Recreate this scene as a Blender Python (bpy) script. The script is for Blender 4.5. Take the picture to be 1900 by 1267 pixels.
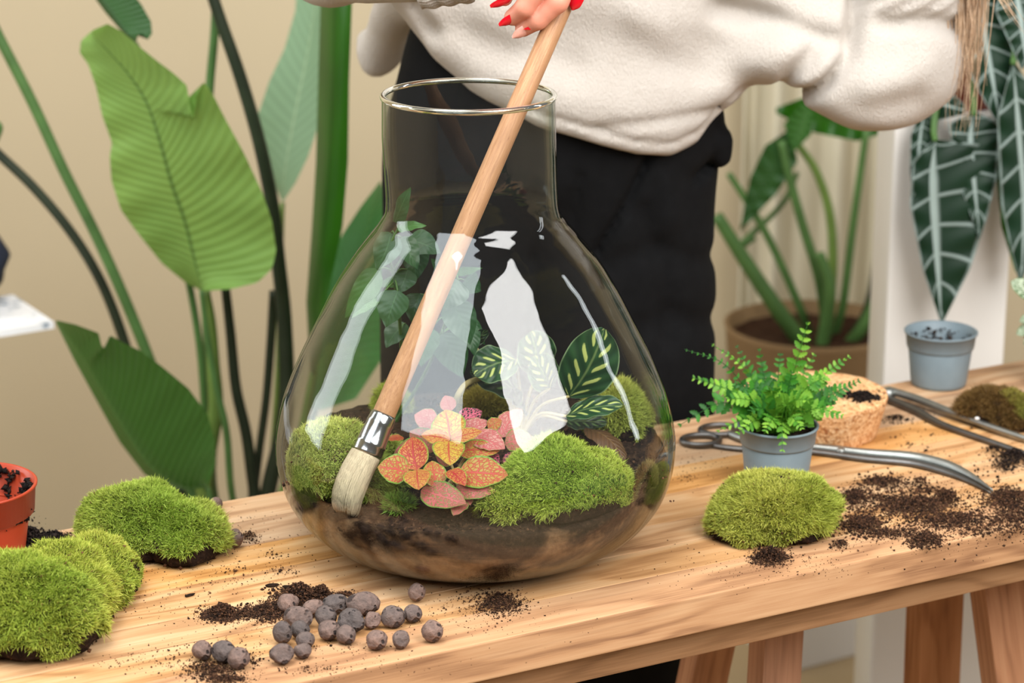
import bpy, bmesh, math, random
import numpy as np
from mathutils import Vector, Matrix

for o in list(bpy.data.objects):
    bpy.data.objects.remove(o, do_unlink=True)
SC = bpy.context.scene
COL = SC.collection
rnd = random.Random(7)
R = np.random.default_rng(11)

# ------------------------------------------------------------------ camera, world, light, exposure
LENS, PITCH, ZC = 85.0, math.radians(16.6), 1.701
FPX = LENS / 36.0 * 1900.0
CP, SP = math.cos(PITCH), math.sin(PITCH)
cam_d = bpy.data.cameras.new('camera')
cam = bpy.data.objects.new('camera', cam_d)
COL.objects.link(cam)
cam.location = (0, 0, ZC)
cam.rotation_euler = (math.pi / 2 - PITCH, 0, 0)
cam_d.lens = LENS
cam_d.sensor_width = 36.0
cam_d.clip_end = 60
cam_d.dof.use_dof = True
cam_d.dof.focus_distance = 2.33
cam_d.dof.aperture_fstop = 5.2
SC.camera = cam

world = bpy.data.worlds.new('room_light')
SC.world = world
world.use_nodes = True
bg = world.node_tree.nodes['Background']
bg.inputs['Color'].default_value = (1.0, 0.97, 0.93, 1)
bg.inputs['Strength'].default_value = 0.17

VX, VY, T = -0.0367, 2.309, 0.80        # vase axis, table top height


def area_light(name, loc, target, sx, sy, radiance, color):
    d = bpy.data.lights.new(name, 'AREA')
    d.shape = 'RECTANGLE'
    d.size, d.size_y = sx, sy
    d.energy = radiance * sx * sy * math.pi
    d.color = color
    o = bpy.data.objects.new(name, d)
    COL.objects.link(o)
    o.location = loc
    v = Vector(target) - Vector(loc)
    o.rotation_euler = v.to_track_quat('-Z', 'Y').to_euler()
    return o


def window_light(name, az, dist, z0, z1, width, radiance, color):
    a = math.radians(az)
    p = (VX + dist * math.sin(a), VY - dist * math.cos(a), (z0 + z1) / 2)
    return area_light(name, p, (VX, VY, (z0 + z1) / 2), width, z1 - z0, radiance, color)


def softbox(name, az, el, dist, width, height, radiance, color, roll=0.0):
    a, e = math.radians(az), math.radians(el)
    c = (VX, VY, T + .2)
    p = (c[0] + dist * math.cos(e) * math.sin(a), c[1] - dist * math.cos(e) * math.cos(a), c[2] + dist * math.sin(e))
    o = area_light(name, p, c, width, height, radiance, color)
    o.rotation_euler = (o.rotation_euler.to_matrix() @ Matrix.Rotation(math.radians(roll), 3, 'Z')).to_euler()
    return o


softbox('softbox_left', -27, 46, 2.3, 1.45, 2.0, 6.6, (0.88, 0.95, 1.0))
softbox('softbox_right', 40, 37.5, 2.3, 1.35, 1.62, 12.0, (1.0, 0.985, 0.97), 14)
window_light('window_light_side', -104, 2.75, 0.9, 3.9, 0.85, 6.0, (0.90, 0.97, 1.0))
window_light('window_light_gap', 104, 3.0, 0.9, 3.0, 0.16, 9.0, (0.92, 0.97, 1.0))
area_light('ceiling_lamp', (-0.5, 2.0, 3.6), (0.05, 2.4, 0.8), 1.3, 1.3, 8.5, (1.0, 0.97, 0.93))

SC.view_settings.view_transform = 'Standard'
SC.view_settings.look = 'None'
SC.view_settings.gamma = 1.0
SC.view_settings.use_curve_mapping = False
SC.view_settings.exposure = 0.0
SC.cycles.max_bounces = 14
SC.cycles.transparent_max_bounces = 40
SC.cycles.diffuse_bounces = 4
SC.cycles.glossy_bounces = 5
SC.cycles.caustics_reflective = False
SC.cycles.caustics_refractive = False


# ------------------------------------------------------------------ pixel helpers (1900 x 1267 frame)
def ray(px, py):
    a, b = (px - 950.0) / FPX, (633.5 - py) / FPX
    return np.array([a, CP + b * SP, -SP + b * CP])


def at(px, py, y):                       # point seen at that pixel, at world distance y
    v = ray(px, py)
    return np.array([0, 0, ZC]) + v * (y / v[1])


def onz(px, py, z):                      # point seen at that pixel, at height z
    v = ray(px, py)
    return np.array([0, 0, ZC]) + v * ((z - ZC) / v[2])


def ont(px, py, dz=0.0):
    return onz(px, py, T + dz)


def pxm(p):                              # pixels per metre at a point
    return FPX / (p[1] * CP + (ZC - p[2]) * SP)


ANG = math.radians(28.2)
UX, UY = math.cos(ANG), math.sin(ANG)


def tab(u, v, z=0.0):                    # table coordinates: u along the boards, v across
    return np.array([VX + u * UX - v * UY, VY + u * UY + v * UX, z])


# ------------------------------------------------------------------ object helpers
ORIGIN = {}


def props(o, label=None, cat=None, group=None, kind=None):
    if label: o['label'] = label
    if cat: o['category'] = cat
    if group: o['group'] = group
    if kind: o['kind'] = kind
    return o


def thing(name, loc, label, cat, group=None):
    o = bpy.data.objects.new(name, None)
    COL.objects.link(o)
    o.empty_display_size = 0.03
    o.location = loc
    ORIGIN[o.name] = np.array(loc, float)
    return props(o, label, cat, group)


def mesh(name, V, F, mat, parent=None, uv=None, col=None, smooth=True, loc=None):
    V = np.asarray(V, float).reshape(-1, 3)
    if parent is not None:
        org = ORIGIN[parent.name]
    elif loc is not None:
        org = np.array(loc, float)
    else:
        org = np.array([V[:, 0].mean(), V[:, 1].mean(), V[:, 2].min()])
    me = bpy.data.meshes.new(name)
    L = V - org
    if isinstance(F, np.ndarray):
        n, k = F.shape
        me.vertices.add(len(L)); me.vertices.foreach_set('co', L.ravel())
        me.loops.add(n * k); me.loops.foreach_set('vertex_index', F.ravel().astype(np.int32))
        me.polygons.add(n)
        me.polygons.foreach_set('loop_start', np.arange(0, n * k, k, dtype=np.int32))
        me.polygons.foreach_set('loop_total', np.full(n, k, dtype=np.int32))
        me.update(calc_edges=True)
    else:
        me.from_pydata([tuple(v) for v in L], [], [tuple(int(i) for i in f) for f in F])
        me.update()
    if smooth:
        me.polygons.foreach_set('use_smooth', [True] * len(me.polygons))
    if uv is not None:
        uv = np.asarray(uv, float)
        lay = me.uv_layers.new(name='UVMap')
        vi = np.zeros(len(me.loops), dtype=np.int32)
        me.loops.foreach_get('vertex_index', vi)
        lay.data.foreach_set('uv', (uv[vi] if len(uv) == len(V) else uv).ravel())
    if col is not None:
        a = me.color_attributes.new('Col', 'FLOAT_COLOR', 'POINT')
        c = np.ones((len(V), 4)); c[:, :3] = col
        a.data.foreach_set('color', c.ravel())
    if mat: me.materials.append(mat)
    o = bpy.data.objects.new(name, me)
    COL.objects.link(o)
    if parent is not None:
        o.parent = parent
    else:
        o.location = org
    ORIGIN[o.name] = org
    return o


class MB:                                # collects pieces of ONE mesh
    def __init__(s): s.V = []; s.F = []; s.U = []; s.n = 0

    def add(s, V, F, U=None):
        V = np.asarray(V, float).reshape(-1, 3)
        for f in F: s.F.append(tuple(int(i) + s.n for i in f))
        s.V.append(V); s.n += len(V)
        s.U.append(np.zeros((len(V), 2)) if U is None else np.asarray(U, float))
        return s

    def build(s, name, mat, parent=None, **k):
        return mesh(name, np.concatenate(s.V), s.F, mat, parent, uv=np.concatenate(s.U), **k)


def catmull(P, n):
    P = np.asarray(P, float)
    if P.ndim == 1: P = P[:, None]
    m = len(P)
    if m == 1: return np.repeat(P, n, 0)
    G = np.gradient(P, axis=0)
    t = np.linspace(0, m - 1, n)
    i = np.minimum(t.astype(int), m - 2)
    u = (t - i)[:, None]
    return ((2 * u**3 - 3 * u**2 + 1) * P[i] + (u**3 - 2 * u**2 + u) * G[i]
            + (-2 * u**3 + 3 * u**2) * P[i + 1] + (u**3 - u**2) * G[i + 1])


def grid_faces(n, m, wrap=False):
    f = []
    for i in range(n - 1):
        for j in range(m if wrap else m - 1):
            k = (j + 1) % m
            f.append((i * m + j, i * m + k, (i + 1) * m + k, (i + 1) * m + j))
    return f


def tube(P, r, seg=8, n=None, cap=True, flat=1.0):
    P = np.asarray(P, float)
    if n: P = catmull(P, n)
    r = np.atleast_1d(np.asarray(r, float))
    if len(r) != len(P): r = np.interp(np.linspace(0, 1, len(P)), np.linspace(0, 1, len(r)), r)
    Tn = np.gradient(P, axis=0)
    Tn /= np.linalg.norm(Tn, axis=1)[:, None] + 1e-12
    up = np.array([0, 0, 1.0]) if abs(Tn[0][2]) < .9 else np.array([0, 1.0, 0])
    V, U = [], []
    a = np.linspace(0, 2 * np.pi, seg, endpoint=False)
    N = np.cross(Tn[0], up); N /= np.linalg.norm(N)
    for i in range(len(P)):
        N = N - Tn[i] * N.dot(Tn[i]); N /= np.linalg.norm(N) + 1e-12
        B = np.cross(Tn[i], N)
        V.append(P[i] + r[i] * (np.cos(a)[:, None] * N + flat * np.sin(a)[:, None] * B))
        U.append(np.stack([a / (2 * np.pi), np.full(seg, i / (len(P) - 1))], 1))
    F = grid_faces(len(P), seg, True)
    if cap:
        F.append(tuple(range(seg))[::-1]); F.append(tuple((len(P) - 1) * seg + j for j in range(seg)))
    return np.concatenate(V), F, np.concatenate(U)


def lathe(prof, c, seg=64, offs=None, close_bottom=False, close_top=False):
    a = np.linspace(0, 2 * np.pi, seg, endpoint=False)
    V, U = [], []
    for i, (z, r) in enumerate(prof):
        ox = offs[i] if offs is not None else 0.0
        V.append(np.stack([c[0] + ox + r * np.cos(a), c[1] + r * np.sin(a), np.full(seg, c[2] + z)], 1))
        U.append(np.stack([a / (2 * np.pi), np.full(seg, z)], 1))
    F = grid_faces(len(prof), seg, True)
    if close_bottom: F.append(tuple(range(seg))[::-1])
    if close_top: F.append(tuple((len(prof) - 1) * seg + j for j in range(seg)))
    return np.concatenate(V), F, np.concatenate(U)


def box(lo, hi, frame=None, bevel=0.0):
    """box in a frame given by 3 axis rows + origin; returns V,F (bevelled)"""
    bm = bmesh.new()
    bmesh.ops.create_cube(bm, size=1.0)
    lo, hi = np.array(lo, float), np.array(hi, float)
    for v in bm.verts:
        v.co = Vector((lo + hi) / 2 + np.array(v.co) * (hi - lo))
    if bevel:
        bmesh.ops.bevel(bm, geom=list(bm.edges), offset=bevel, segments=2, affect='EDGES', profile=0.6)
    bm.verts.ensure_lookup_table()
    L = np.array([v.co[:] for v in bm.verts])
    F = [tuple(v.index for v in f.verts) for f in bm.faces]
    bm.free()
    return L, F


def noise3(P, scale, seed=0):
    """cheap smooth pseudo noise in -1..1 (sum of rotated sines)"""
    g = np.random.default_rng(seed)
    out = np.zeros(len(P))
    for k in range(7):
        d = g.normal(size=3); d /= np.linalg.norm(d)
        out += np.sin(P @ d * scale * g.uniform(.6, 1.7) + g.uniform(0, 6.28))
    return out / 3.2


def icos(sub):
    bm = bmesh.new()
    bmesh.ops.create_icosphere(bm, subdivisions=sub, radius=1.0)
    V = np.array([v.co[:] for v in bm.verts]); F = np.array([[v.index for v in f.verts] for f in bm.faces])
    bm.free()
    return V, F


ICO1, ICO2, ICO3, ICO4, ICO5 = [icos(i) for i in (1, 2, 3, 4, 5)]


# ------------------------------------------------------------------ materials
def lin(c):
    return tuple((x / 12.92 if x <= .04045 else ((x + .055) / 1.055) ** 2.4) for x in [v / 255. for v in c]) + (1.0,)


class NT:
    def __init__(s, name):
        s.m = bpy.data.materials.new(name); s.m.use_nodes = True
        s.t = s.m.node_tree; s.n = s.t.nodes; s.l = s.t.links
        s.b = s.n['Principled BSDF']; s.out = s.n['Material Output']

    def new(s, typ, **k):
        n = s.n.new(typ)
        for a, v in k.items():
            if hasattr(n, a) and a not in n.inputs: setattr(n, a, v)
        return n

    def set(s, sock, v):
        if hasattr(v, 'is_output'): s.l.new(v, sock)
        elif v is not None: sock.default_value = v

    def math(s, op, a, b=None, c=None, clamp=False):
        n = s.n.new('ShaderNodeMath'); n.operation = op; n.use_clamp = clamp
        s.set(n.inputs[0], a)
        if b is not None: s.set(n.inputs[1], b)
        if c is not None: s.set(n.inputs[2], c)
        return n.outputs[0]

    def noise(s, vec, scale, detail=3, rough=.55, dist=0.0):
        n = s.n.new('ShaderNodeTexNoise')
        if vec is not None: s.l.new(vec, n.inputs['Vector'])
        n.inputs['Scale'].default_value = scale; n.inputs['Detail'].default_value = detail
        n.inputs['Roughness'].default_value = rough; n.inputs['Distortion'].default_value = dist
        return n.outputs['Fac']

    def ramp(s, fac, stops):
        n = s.n.new('ShaderNodeValToRGB'); s.l.new(fac, n.inputs[0])
        e = n.color_ramp.elements
        while len(e) < len(stops): e.new(0.5)
        for i, (p, c) in enumerate(stops):
            e[i].position = p; e[i].color = c if len(c) == 4 else tuple(c) + (1,)
        return n.outputs[0]

    def mix(s, fac, a, b, mode='MIX'):
        n = s.n.new('ShaderNodeMix'); n.data_type = 'RGBA'; n.blend_type = mode
        s.set(n.inputs['Factor'], fac); s.set(n.inputs[6], a); s.set(n.inputs[7], b)
        return n.outputs[2]

    def coord(s, kind='Object'):
        return s.n.new('ShaderNodeTexCoord').outputs[kind]

    def scale(s, vec, sc):
        n = s.n.new('ShaderNodeMapping'); s.l.new(vec, n.inputs[0]); n.inputs['Scale'].default_value = sc
        return n.outputs[0]

    def bump(s, h, strength=.3, dist=.002):
        n = s.n.new('ShaderNodeBump'); s.l.new(h, n.inputs['Height'])
        n.inputs['Strength'].default_value = strength; n.inputs['Distance'].default_value = dist
        s.l.new(n.outputs[0], s.b.inputs['Normal'])

    def fin(s, color=None, rough=.6, spec=.4, **k):
        if color is not None: s.set(s.b.inputs['Base Color'], color)
        s.set(s.b.inputs['Roughness'], rough)
        s.b.inputs['Specular IOR Level'].default_value = spec
        for a, v in k.items(): s.set(s.b.inputs[a.replace('_', ' ')], v)
        return s.m

    def translucent(s, color, w):
        t = s.n.new('ShaderNodeBsdfTranslucent'); s.set(t.inputs[0], color)
        m = s.n.new('ShaderNodeMixShader'); m.inputs[0].default_value = w
        s.l.new(s.b.outputs[0], m.inputs[1]); s.l.new(t.outputs[0], m.inputs[2])
        s.l.new(m.outputs[0], s.out.inputs[0])
        return s.m


def m_plain(name, c, rough=.6, spec=.4, var=.12, vscale=30, bump=0.0, bscale=200, **k):
    t = NT(name)
    co = t.coord()
    f = t.noise(co, vscale, 4)
    c1 = lin(c); d = tuple(x * (1 - var) for x in c1[:3]) + (1,); u = tuple(min(1, x * (1 + var)) for x in c1[:3]) + (1,)
    colr = t.ramp(f, [(.3, d), (.7, u)])
    if bump: t.bump(t.noise(co, bscale, 3), bump, .001)
    return t.fin(colr, rough, spec, **k)


def m_wood(name, c_lo, c_mid, c_hi, rough=.5, knots=True, vary=.22):
    t = NT(name)
    uv = t.coord('UV')
    oi = t.n.new('ShaderNodeObjectInfo').outputs['Random']
    comb = t.n.new('ShaderNodeCombineXYZ')
    t.l.new(t.math('MULTIPLY', oi, 37.0), comb.inputs[0]); t.l.new(t.math('MULTIPLY', oi, 11.0), comb.inputs[1])
    add = t.n.new('ShaderNodeVectorMath'); add.operation = 'ADD'
    t.l.new(uv, add.inputs[0]); t.l.new(comb.outputs[0], add.inputs[1])
    p = add.outputs[0]
    warp = t.noise(t.scale(p, (1.6, 7, 1)), 1.6, 3, .5, .4)
    sep = t.n.new('ShaderNodeSeparateXYZ'); t.l.new(p, sep.inputs[0])
    ringv = t.math('ADD', t.math('MULTIPLY', sep.outputs[1], 95.0), t.math('MULTIPLY', warp, 34.0))
    ring = t.math('MULTIPLY_ADD', t.math('SINE', ringv), .5, .5)
    ring = t.math('POWER', ring, 1.8)
    fine = t.noise(t.scale(p, (14, 520, 1)), 1.0, 4, .65)
    mid = t.noise(t.scale(p, (3.5, 60, 1)), 1.0, 3, .6)
    f = t.math('ADD', t.math('MULTIPLY', ring, .17), t.math('ADD', t.math('MULTIPLY', fine, .34), t.math('MULTIPLY', mid, .49)))
    col = t.ramp(f, [(.28, lin(c_hi)), (.5, lin(c_mid)), (.74, lin(c_lo))])
    # darker resin streaks
    st = t.noise(t.scale(p, (1.6, 44, 1)), 1.4, 5, .6, .8)
    stm = t.ramp(st, [(.58, (0, 0, 0, 1)), (.74, (1, 1, 1, 1))])
    col = t.mix(t.math('MULTIPLY', stm, .5), col, lin(c_lo))
    hs = t.n.new('ShaderNodeHueSaturation')
    t.l.new(col, hs.inputs['Color'])
    t.l.new(t.math('MULTIPLY_ADD', oi, vary, 1 - vary / 2), hs.inputs['Value'])
    t.l.new(t.math('MULTIPLY_ADD', t.math('FRACT', t.math('MULTIPLY', oi, 7.3)), .3, .85), hs.inputs['Saturation'])
    t.bump(fine, .15, .0006)
    return t.fin(hs.outputs[0], rough + .08, .25)


def m_leaf(name, c, c2=None, vein=None, trans=.3, rough=.45, lat=26, bump=.25, slant=1.1, latw=.16):
    """plain leaf: fine lateral veins and midrib from leaf coordinates"""
    t = NT(name)
    uv = t.coord('UV')
    sep = t.n.new('ShaderNodeSeparateXYZ'); t.l.new(uv, sep.inputs[0])
    au = t.math('ABSOLUTE', t.math('MULTIPLY_ADD', sep.outputs[0], 2.0, -1.0))
    ph = t.math('SUBTRACT', sep.outputs[1], t.math('MULTIPLY', au, .12 * slant))
    lat_ = t.math('MULTIPLY_ADD', t.math('SINE', t.math('MULTIPLY', ph, lat * 6.283)), .5, .5)
    rib = t.math('SUBTRACT', 1.0, t.math('MULTIPLY', au, 22.0), clamp=True)
    ns = t.noise(t.coord(), 9, 3)
    col = t.mix(ns, lin(c), lin(c2 or c))
    col = t.mix(t.math('MULTIPLY', lat_, latw), col, lin(tuple(min(255, x * 1.25) for x in c)))
    col = t.mix(t.math('MULTIPLY', rib, .85), col, lin(vein or tuple(x * .55 for x in c)))
    t.bump(lat_, bump, .002)
    t.fin(col, rough, .4)
    return t.translucent(col, trans)


def m_attr(name, rough=.6, spec=.3, trans=.25, var=.0):
    t = NT(name)
    a = t.n.new('ShaderNodeVertexColor'); a.layer_name = 'Col'
    t.fin(a.outputs[0], rough, spec)
    return t.translucent(a.outputs[0], trans) if trans else t.m


def m_glass(name):
    """thin-walled clear glass: Schlick reflection over a clear, slightly green transparency"""
    t = NT(name)
    lw = t.n.new('ShaderNodeLayerWeight'); lw.inputs['Blend'].default_value = .5
    x = lw.outputs['Facing']
    F = t.math('MULTIPLY_ADD', t.math('POWER', x, 5.0), .96, .04)
    tr = t.n.new('ShaderNodeBsdfTransparent'); gl = t.n.new('ShaderNodeBsdfGlossy')
    t.l.new(t.mix(t.math('POWER', x, 4.0), (.985, .992, .985, 1), (.46, .55, .46, 1)), tr.inputs[0])
    gl.inputs['Roughness'].default_value = 0.0
    # hand-blown surface: very slow waviness
    co = t.coord()
    bp = t.n.new('ShaderNodeBump'); bp.inputs['Strength'].default_value = .16; bp.inputs['Distance'].default_value = .01
    t.l.new(t.noise(co, 16, 2, .4), bp.inputs['Height']); t.l.new(bp.outputs[0], gl.inputs['Normal'])
    mx = t.n.new('ShaderNodeMixShader')
    t.l.new(F, mx.inputs[0]); t.l.new(tr.outputs[0], mx.inputs[1]); t.l.new(gl.outputs[0], mx.inputs[2])
    t.l.new(mx.outputs[0], t.out.inputs[0])
    t.n.remove(t.b)
    return t.m


M = {}
M['wood'] = m_wood('honey_wood', (128, 86, 54), (192, 148, 105), (212, 178, 140))
M['wood_front'] = m_wood('front_board_wood', (118, 72, 38), (182, 130, 80), (202, 154, 104), vary=.02)
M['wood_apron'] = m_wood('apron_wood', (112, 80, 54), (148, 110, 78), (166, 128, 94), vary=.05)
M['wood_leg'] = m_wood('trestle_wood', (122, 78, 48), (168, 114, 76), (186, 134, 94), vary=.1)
M['glass'] = m_glass('clear_glass')
t_ = NT('rim_glass'); gl_ = t_.n.new('ShaderNodeBsdfGlass'); gl_.inputs['IOR'].default_value = 1.5; gl_.inputs['Color'].default_value = (.94, .97, .94, 1)
t_.l.new(gl_.outputs[0], t_.out.inputs[0]); M['rim_glass'] = t_.m
M['moss'] = m_attr('moss_blades', .6, .25, .24)
M['crumb'] = m_attr('soil_crumb', .9, .15, 0)
M['leafvc'] = m_attr('fern_leaf', .5, .35, .35)
M['grey_plastic'] = m_plain('grey_plastic', (120, 134, 140), .46, .4, .07, 40)
M['orange_plastic'] = m_plain('terracotta_plastic', (164, 58, 32), .42, .45, .05, 12)
M['redbrown'] = m_plain('red_brown_plastic', (120, 56, 40), .45, .4, .05, 12)
M['steel'] = m_plain('brushed_steel', (158, 160, 156), .46, .5, .10, 90, Metallic=1.0)
M['steel_dark'] = m_plain('dark_steel', (110, 108, 106), .46, .5, .14, 60, Metallic=1.0)
M['ferrule'] = m_plain('ferrule_metal', (170, 172, 176), .2, .5, .2, 40, bump=.25, bscale=60, Metallic=1.0)
M['wall'] = m_plain('beige_wall', (196, 180, 150), .9, .2, .02, 2)
M['floor'] = m_plain('tan_floor', (168, 146, 112), .8, .2, .05, 3)
M['white'] = m_plain('matt_white', (226, 222, 216), .7, .3, .02, 4)
M['curtain'] = m_plain('cream_cloth', (205, 196, 172), .9, .2, .03, 6)
M['black'] = m_plain('black_cloth', (13, 13, 14), .9, .15, .2, 60, bump=.35, bscale=900)
M['dark_stem'] = m_plain('dark_stem', (42, 50, 34), .5, .3, .25, 20)
M['green_stem'] = m_plain('green_stem', (76, 110, 56), .5, .35, .2, 20)
M['lime_stem'] = m_plain('lime_stem', (104, 130, 60), .5, .35, .2, 15)
M['tan_stem'] = m_plain('tan_stem', (176, 160, 110), .5, .35, .15, 40)
M['navy'] = m_plain('navy_cloth', (38, 48, 70), .9, .2, .12, 50, bump=.3, bscale=500)
M['skin'] = m_plain('skin', (208, 136, 112), .5, .4, .06, 60, Subsurface_Weight=.12)
M['nail_red'] = m_plain('red_polish', (196, 8, 28), .16, .6, .03, 20)
M['nail_bare'] = m_plain('bare_nail', (206, 146, 128), .25, .5, .08, 200)
M['terracotta_in'] = M['orange_plastic']


def m_soil(name, c1, c2, c3, scale=180):
    t = NT(name)
    co = t.coord()
    v = t.noise(co, scale, 5, .7)
    col = t.ramp(v, [(.32, lin(c1)), (.55, lin(c2)), (.78, lin(c3))])
    t.bump(t.noise(co, scale * 1.4, 4, .7), .9, .004)
    return t.fin(col, .95, .12)


M['soil'] = m_soil('dark_soil', (20, 14, 10), (44, 31, 23), (84, 62, 46))
M['soil_back'] = m_soil('planter_soil', (40, 26, 18), (66, 44, 30), (98, 70, 50), 90)


def m_soilglass():
    """soil lying against the vase wall: dusty brown film with a darker wiped patch"""
    t = NT('soil_in_vase')
    co = t.coord()
    v = t.noise(co, 170, 5, .7)
    dark = t.ramp(v, [(.32, lin((22, 15, 11))), (.55, lin((50, 36, 27))), (.78, lin((92, 70, 52)))])
    dust = t.ramp(t.noise(co, 60, 5, .65), [(.3, lin((112, 82, 58))), (.7, lin((160, 124, 92)))])
    sep = t.n.new('ShaderNodeSeparateXYZ'); t.l.new(co, sep.inputs[0])
    # the film covers the lower wall; the edge between film and open soil wanders
    e = t.math('ADD', t.math('MULTIPLY', t.math('SUBTRACT', .066, sep.outputs[2]), 46.0), t.math('MULTIPLY_ADD', t.noise(co, 22, 4, .6), 5.0, -2.2), clamp=True)
    sm = t.math('SUBTRACT', 1.0, t.math('MULTIPLY', t.ramp(t.noise(t.scale(co, (1, 1, 2.4)), 9.5, 3, .55, .6), [(.50, (0, 0, 0, 1)), (.60, (1, 1, 1, 1))]), .85))
    col = t.mix(t.math('MULTIPLY', e, sm), dark, dust)
    t.bump(t.noise(co, 230, 4, .7), .8, .003)
    return t.fin(col, .95, .12)


M['soil_vase'] = m_soilglass()


def m_cork():
    t = NT('cork')
    co = t.coord()
    vo = t.n.new('ShaderNodeTexVoronoi'); t.l.new(co, vo.inputs['Vector']); vo.inputs['Scale'].default_value = 300
    rr = t.n.new('ShaderNodeSeparateXYZ'); t.l.new(vo.outputs['Color'], rr.inputs[0])
    col = t.ramp(rr.outputs[0], [(0.0, lin((186, 130, 82))), (.28, lin((208, 156, 106))), (.6, lin((222, 174, 124))), (1.0, lin((232, 192, 146)))])
    col = t.mix(t.ramp(t.noise(co, 120, 3), [(.60, (0, 0, 0, 1)), (.72, (1, 1, 1, 1))]), col, lin((150, 92, 52)))
    t.bump(vo.outputs['Distance'], .35, .002)
    return t.fin(col, .85, .2)


M['cork'] = m_cork()


def m_knit():
    t = NT('cream_knit')
    co = t.coord()
    n1 = t.noise(t.scale(co, (1, 1, .45)), 420, 4, .7)
    n2 = t.noise(co, 60, 3)
    col = t.mix(n2, lin((198, 188, 177)), lin((210, 201, 191)))
    col = t.mix(t.math('MULTIPLY', n1, .35), col, lin((172, 160, 148)))
    t.bump(n1, .8, .004)
    return t.fin(col, .95, .15, Sheen_Weight=.25)


M['knit'] = m_knit()


def m_clay():
    t = NT('expanded_clay')
    co = t.coord()
    oi = t.n.new('ShaderNodeObjectInfo').outputs['Random']
    base = t.mix(t.math('MULTIPLY_ADD', t.noise(co, 30, 2), .5, t.math('MULTIPLY_ADD', oi, .8, -.15), clamp=True), lin((98, 91, 88)), lin((154, 124, 110)))
    n = t.noise(co, 140, 5, .7)
    col = t.mix(t.ramp(n, [(.35, (0, 0, 0, 1)), (.7, (1, 1, 1, 1))]), t.mix(.6, base, lin((58, 54, 54))), base)
    vo = t.n.new('ShaderNodeTexVoronoi'); t.l.new(co, vo.inputs['Vector']); vo.inputs['Scale'].default_value = 175
    pit = t.ramp(vo.outputs['Distance'], [(.16, (1, 1, 1, 1)), (.30, (0, 0, 0, 1))])
    big = t.ramp(t.noise(co, 75, 2, .5), [(.56, (0, 0, 0, 1)), (.62, (1, 1, 1, 1))])
    sel = t.math('GREATER_THAN', t.noise(co, 48, 2), .48)
    dk = t.math('MAXIMUM', t.math('MULTIPLY', t.math('MULTIPLY', pit, sel), .85), t.math('MULTIPLY', big, .75))
    col = t.mix(dk, col, lin((36, 34, 36)))
    t.bump(t.math('SUBTRACT', n, t.math('MULTIPLY', dk, .9)), 1.0, .003)
    return t.fin(col, .92, .15)


M['clay'] = m_clay()


def m_handle():
    t = NT('handle_wood')
    uv = t.coord('UV')
    g = t.noise(t.scale(uv, (30, 36, 1)), 1.0, 5, .7)
    sp = t.noise(t.scale(uv, (60, 130, 1)), 1.0, 3, .6)
    col = t.ramp(g, [(.25, lin((142, 98, 66))), (.55, lin((176, 130, 92))), (.8, lin((196, 156, 118)))])
    col = t.mix(t.ramp(sp, [(.64, (0, 0, 0, 1)), (.74, (1, 1, 1, 1))]), col, lin((116, 74, 46)))
    t.bump(g, .2, .0008)
    return t.fin(col, .5, .35)


M['handle'] = m_handle()


def m_bristle():
    t = NT('bristles')
    uv = t.coord('UV')
    g = t.noise(t.scale(uv, (160, 3, 1)), 1.0, 3, .7)
    sep = t.n.new('ShaderNodeSeparateXYZ'); t.l.new(uv, sep.inputs[0])
    col = t.ramp(g, [(.3, lin((158, 136, 108))), (.7, lin((216, 200, 172)))])
    col = t.mix(t.ramp(sep.outputs[1], [(.62, (0, 0, 0, 1)), (.95, (.75, .75, .75, 1))]), col, lin((122, 92, 66)))
    t.bump(g, .6, .002)
    return t.fin(col, .8, .2)


M['bristle'] = m_bristle()


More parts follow.
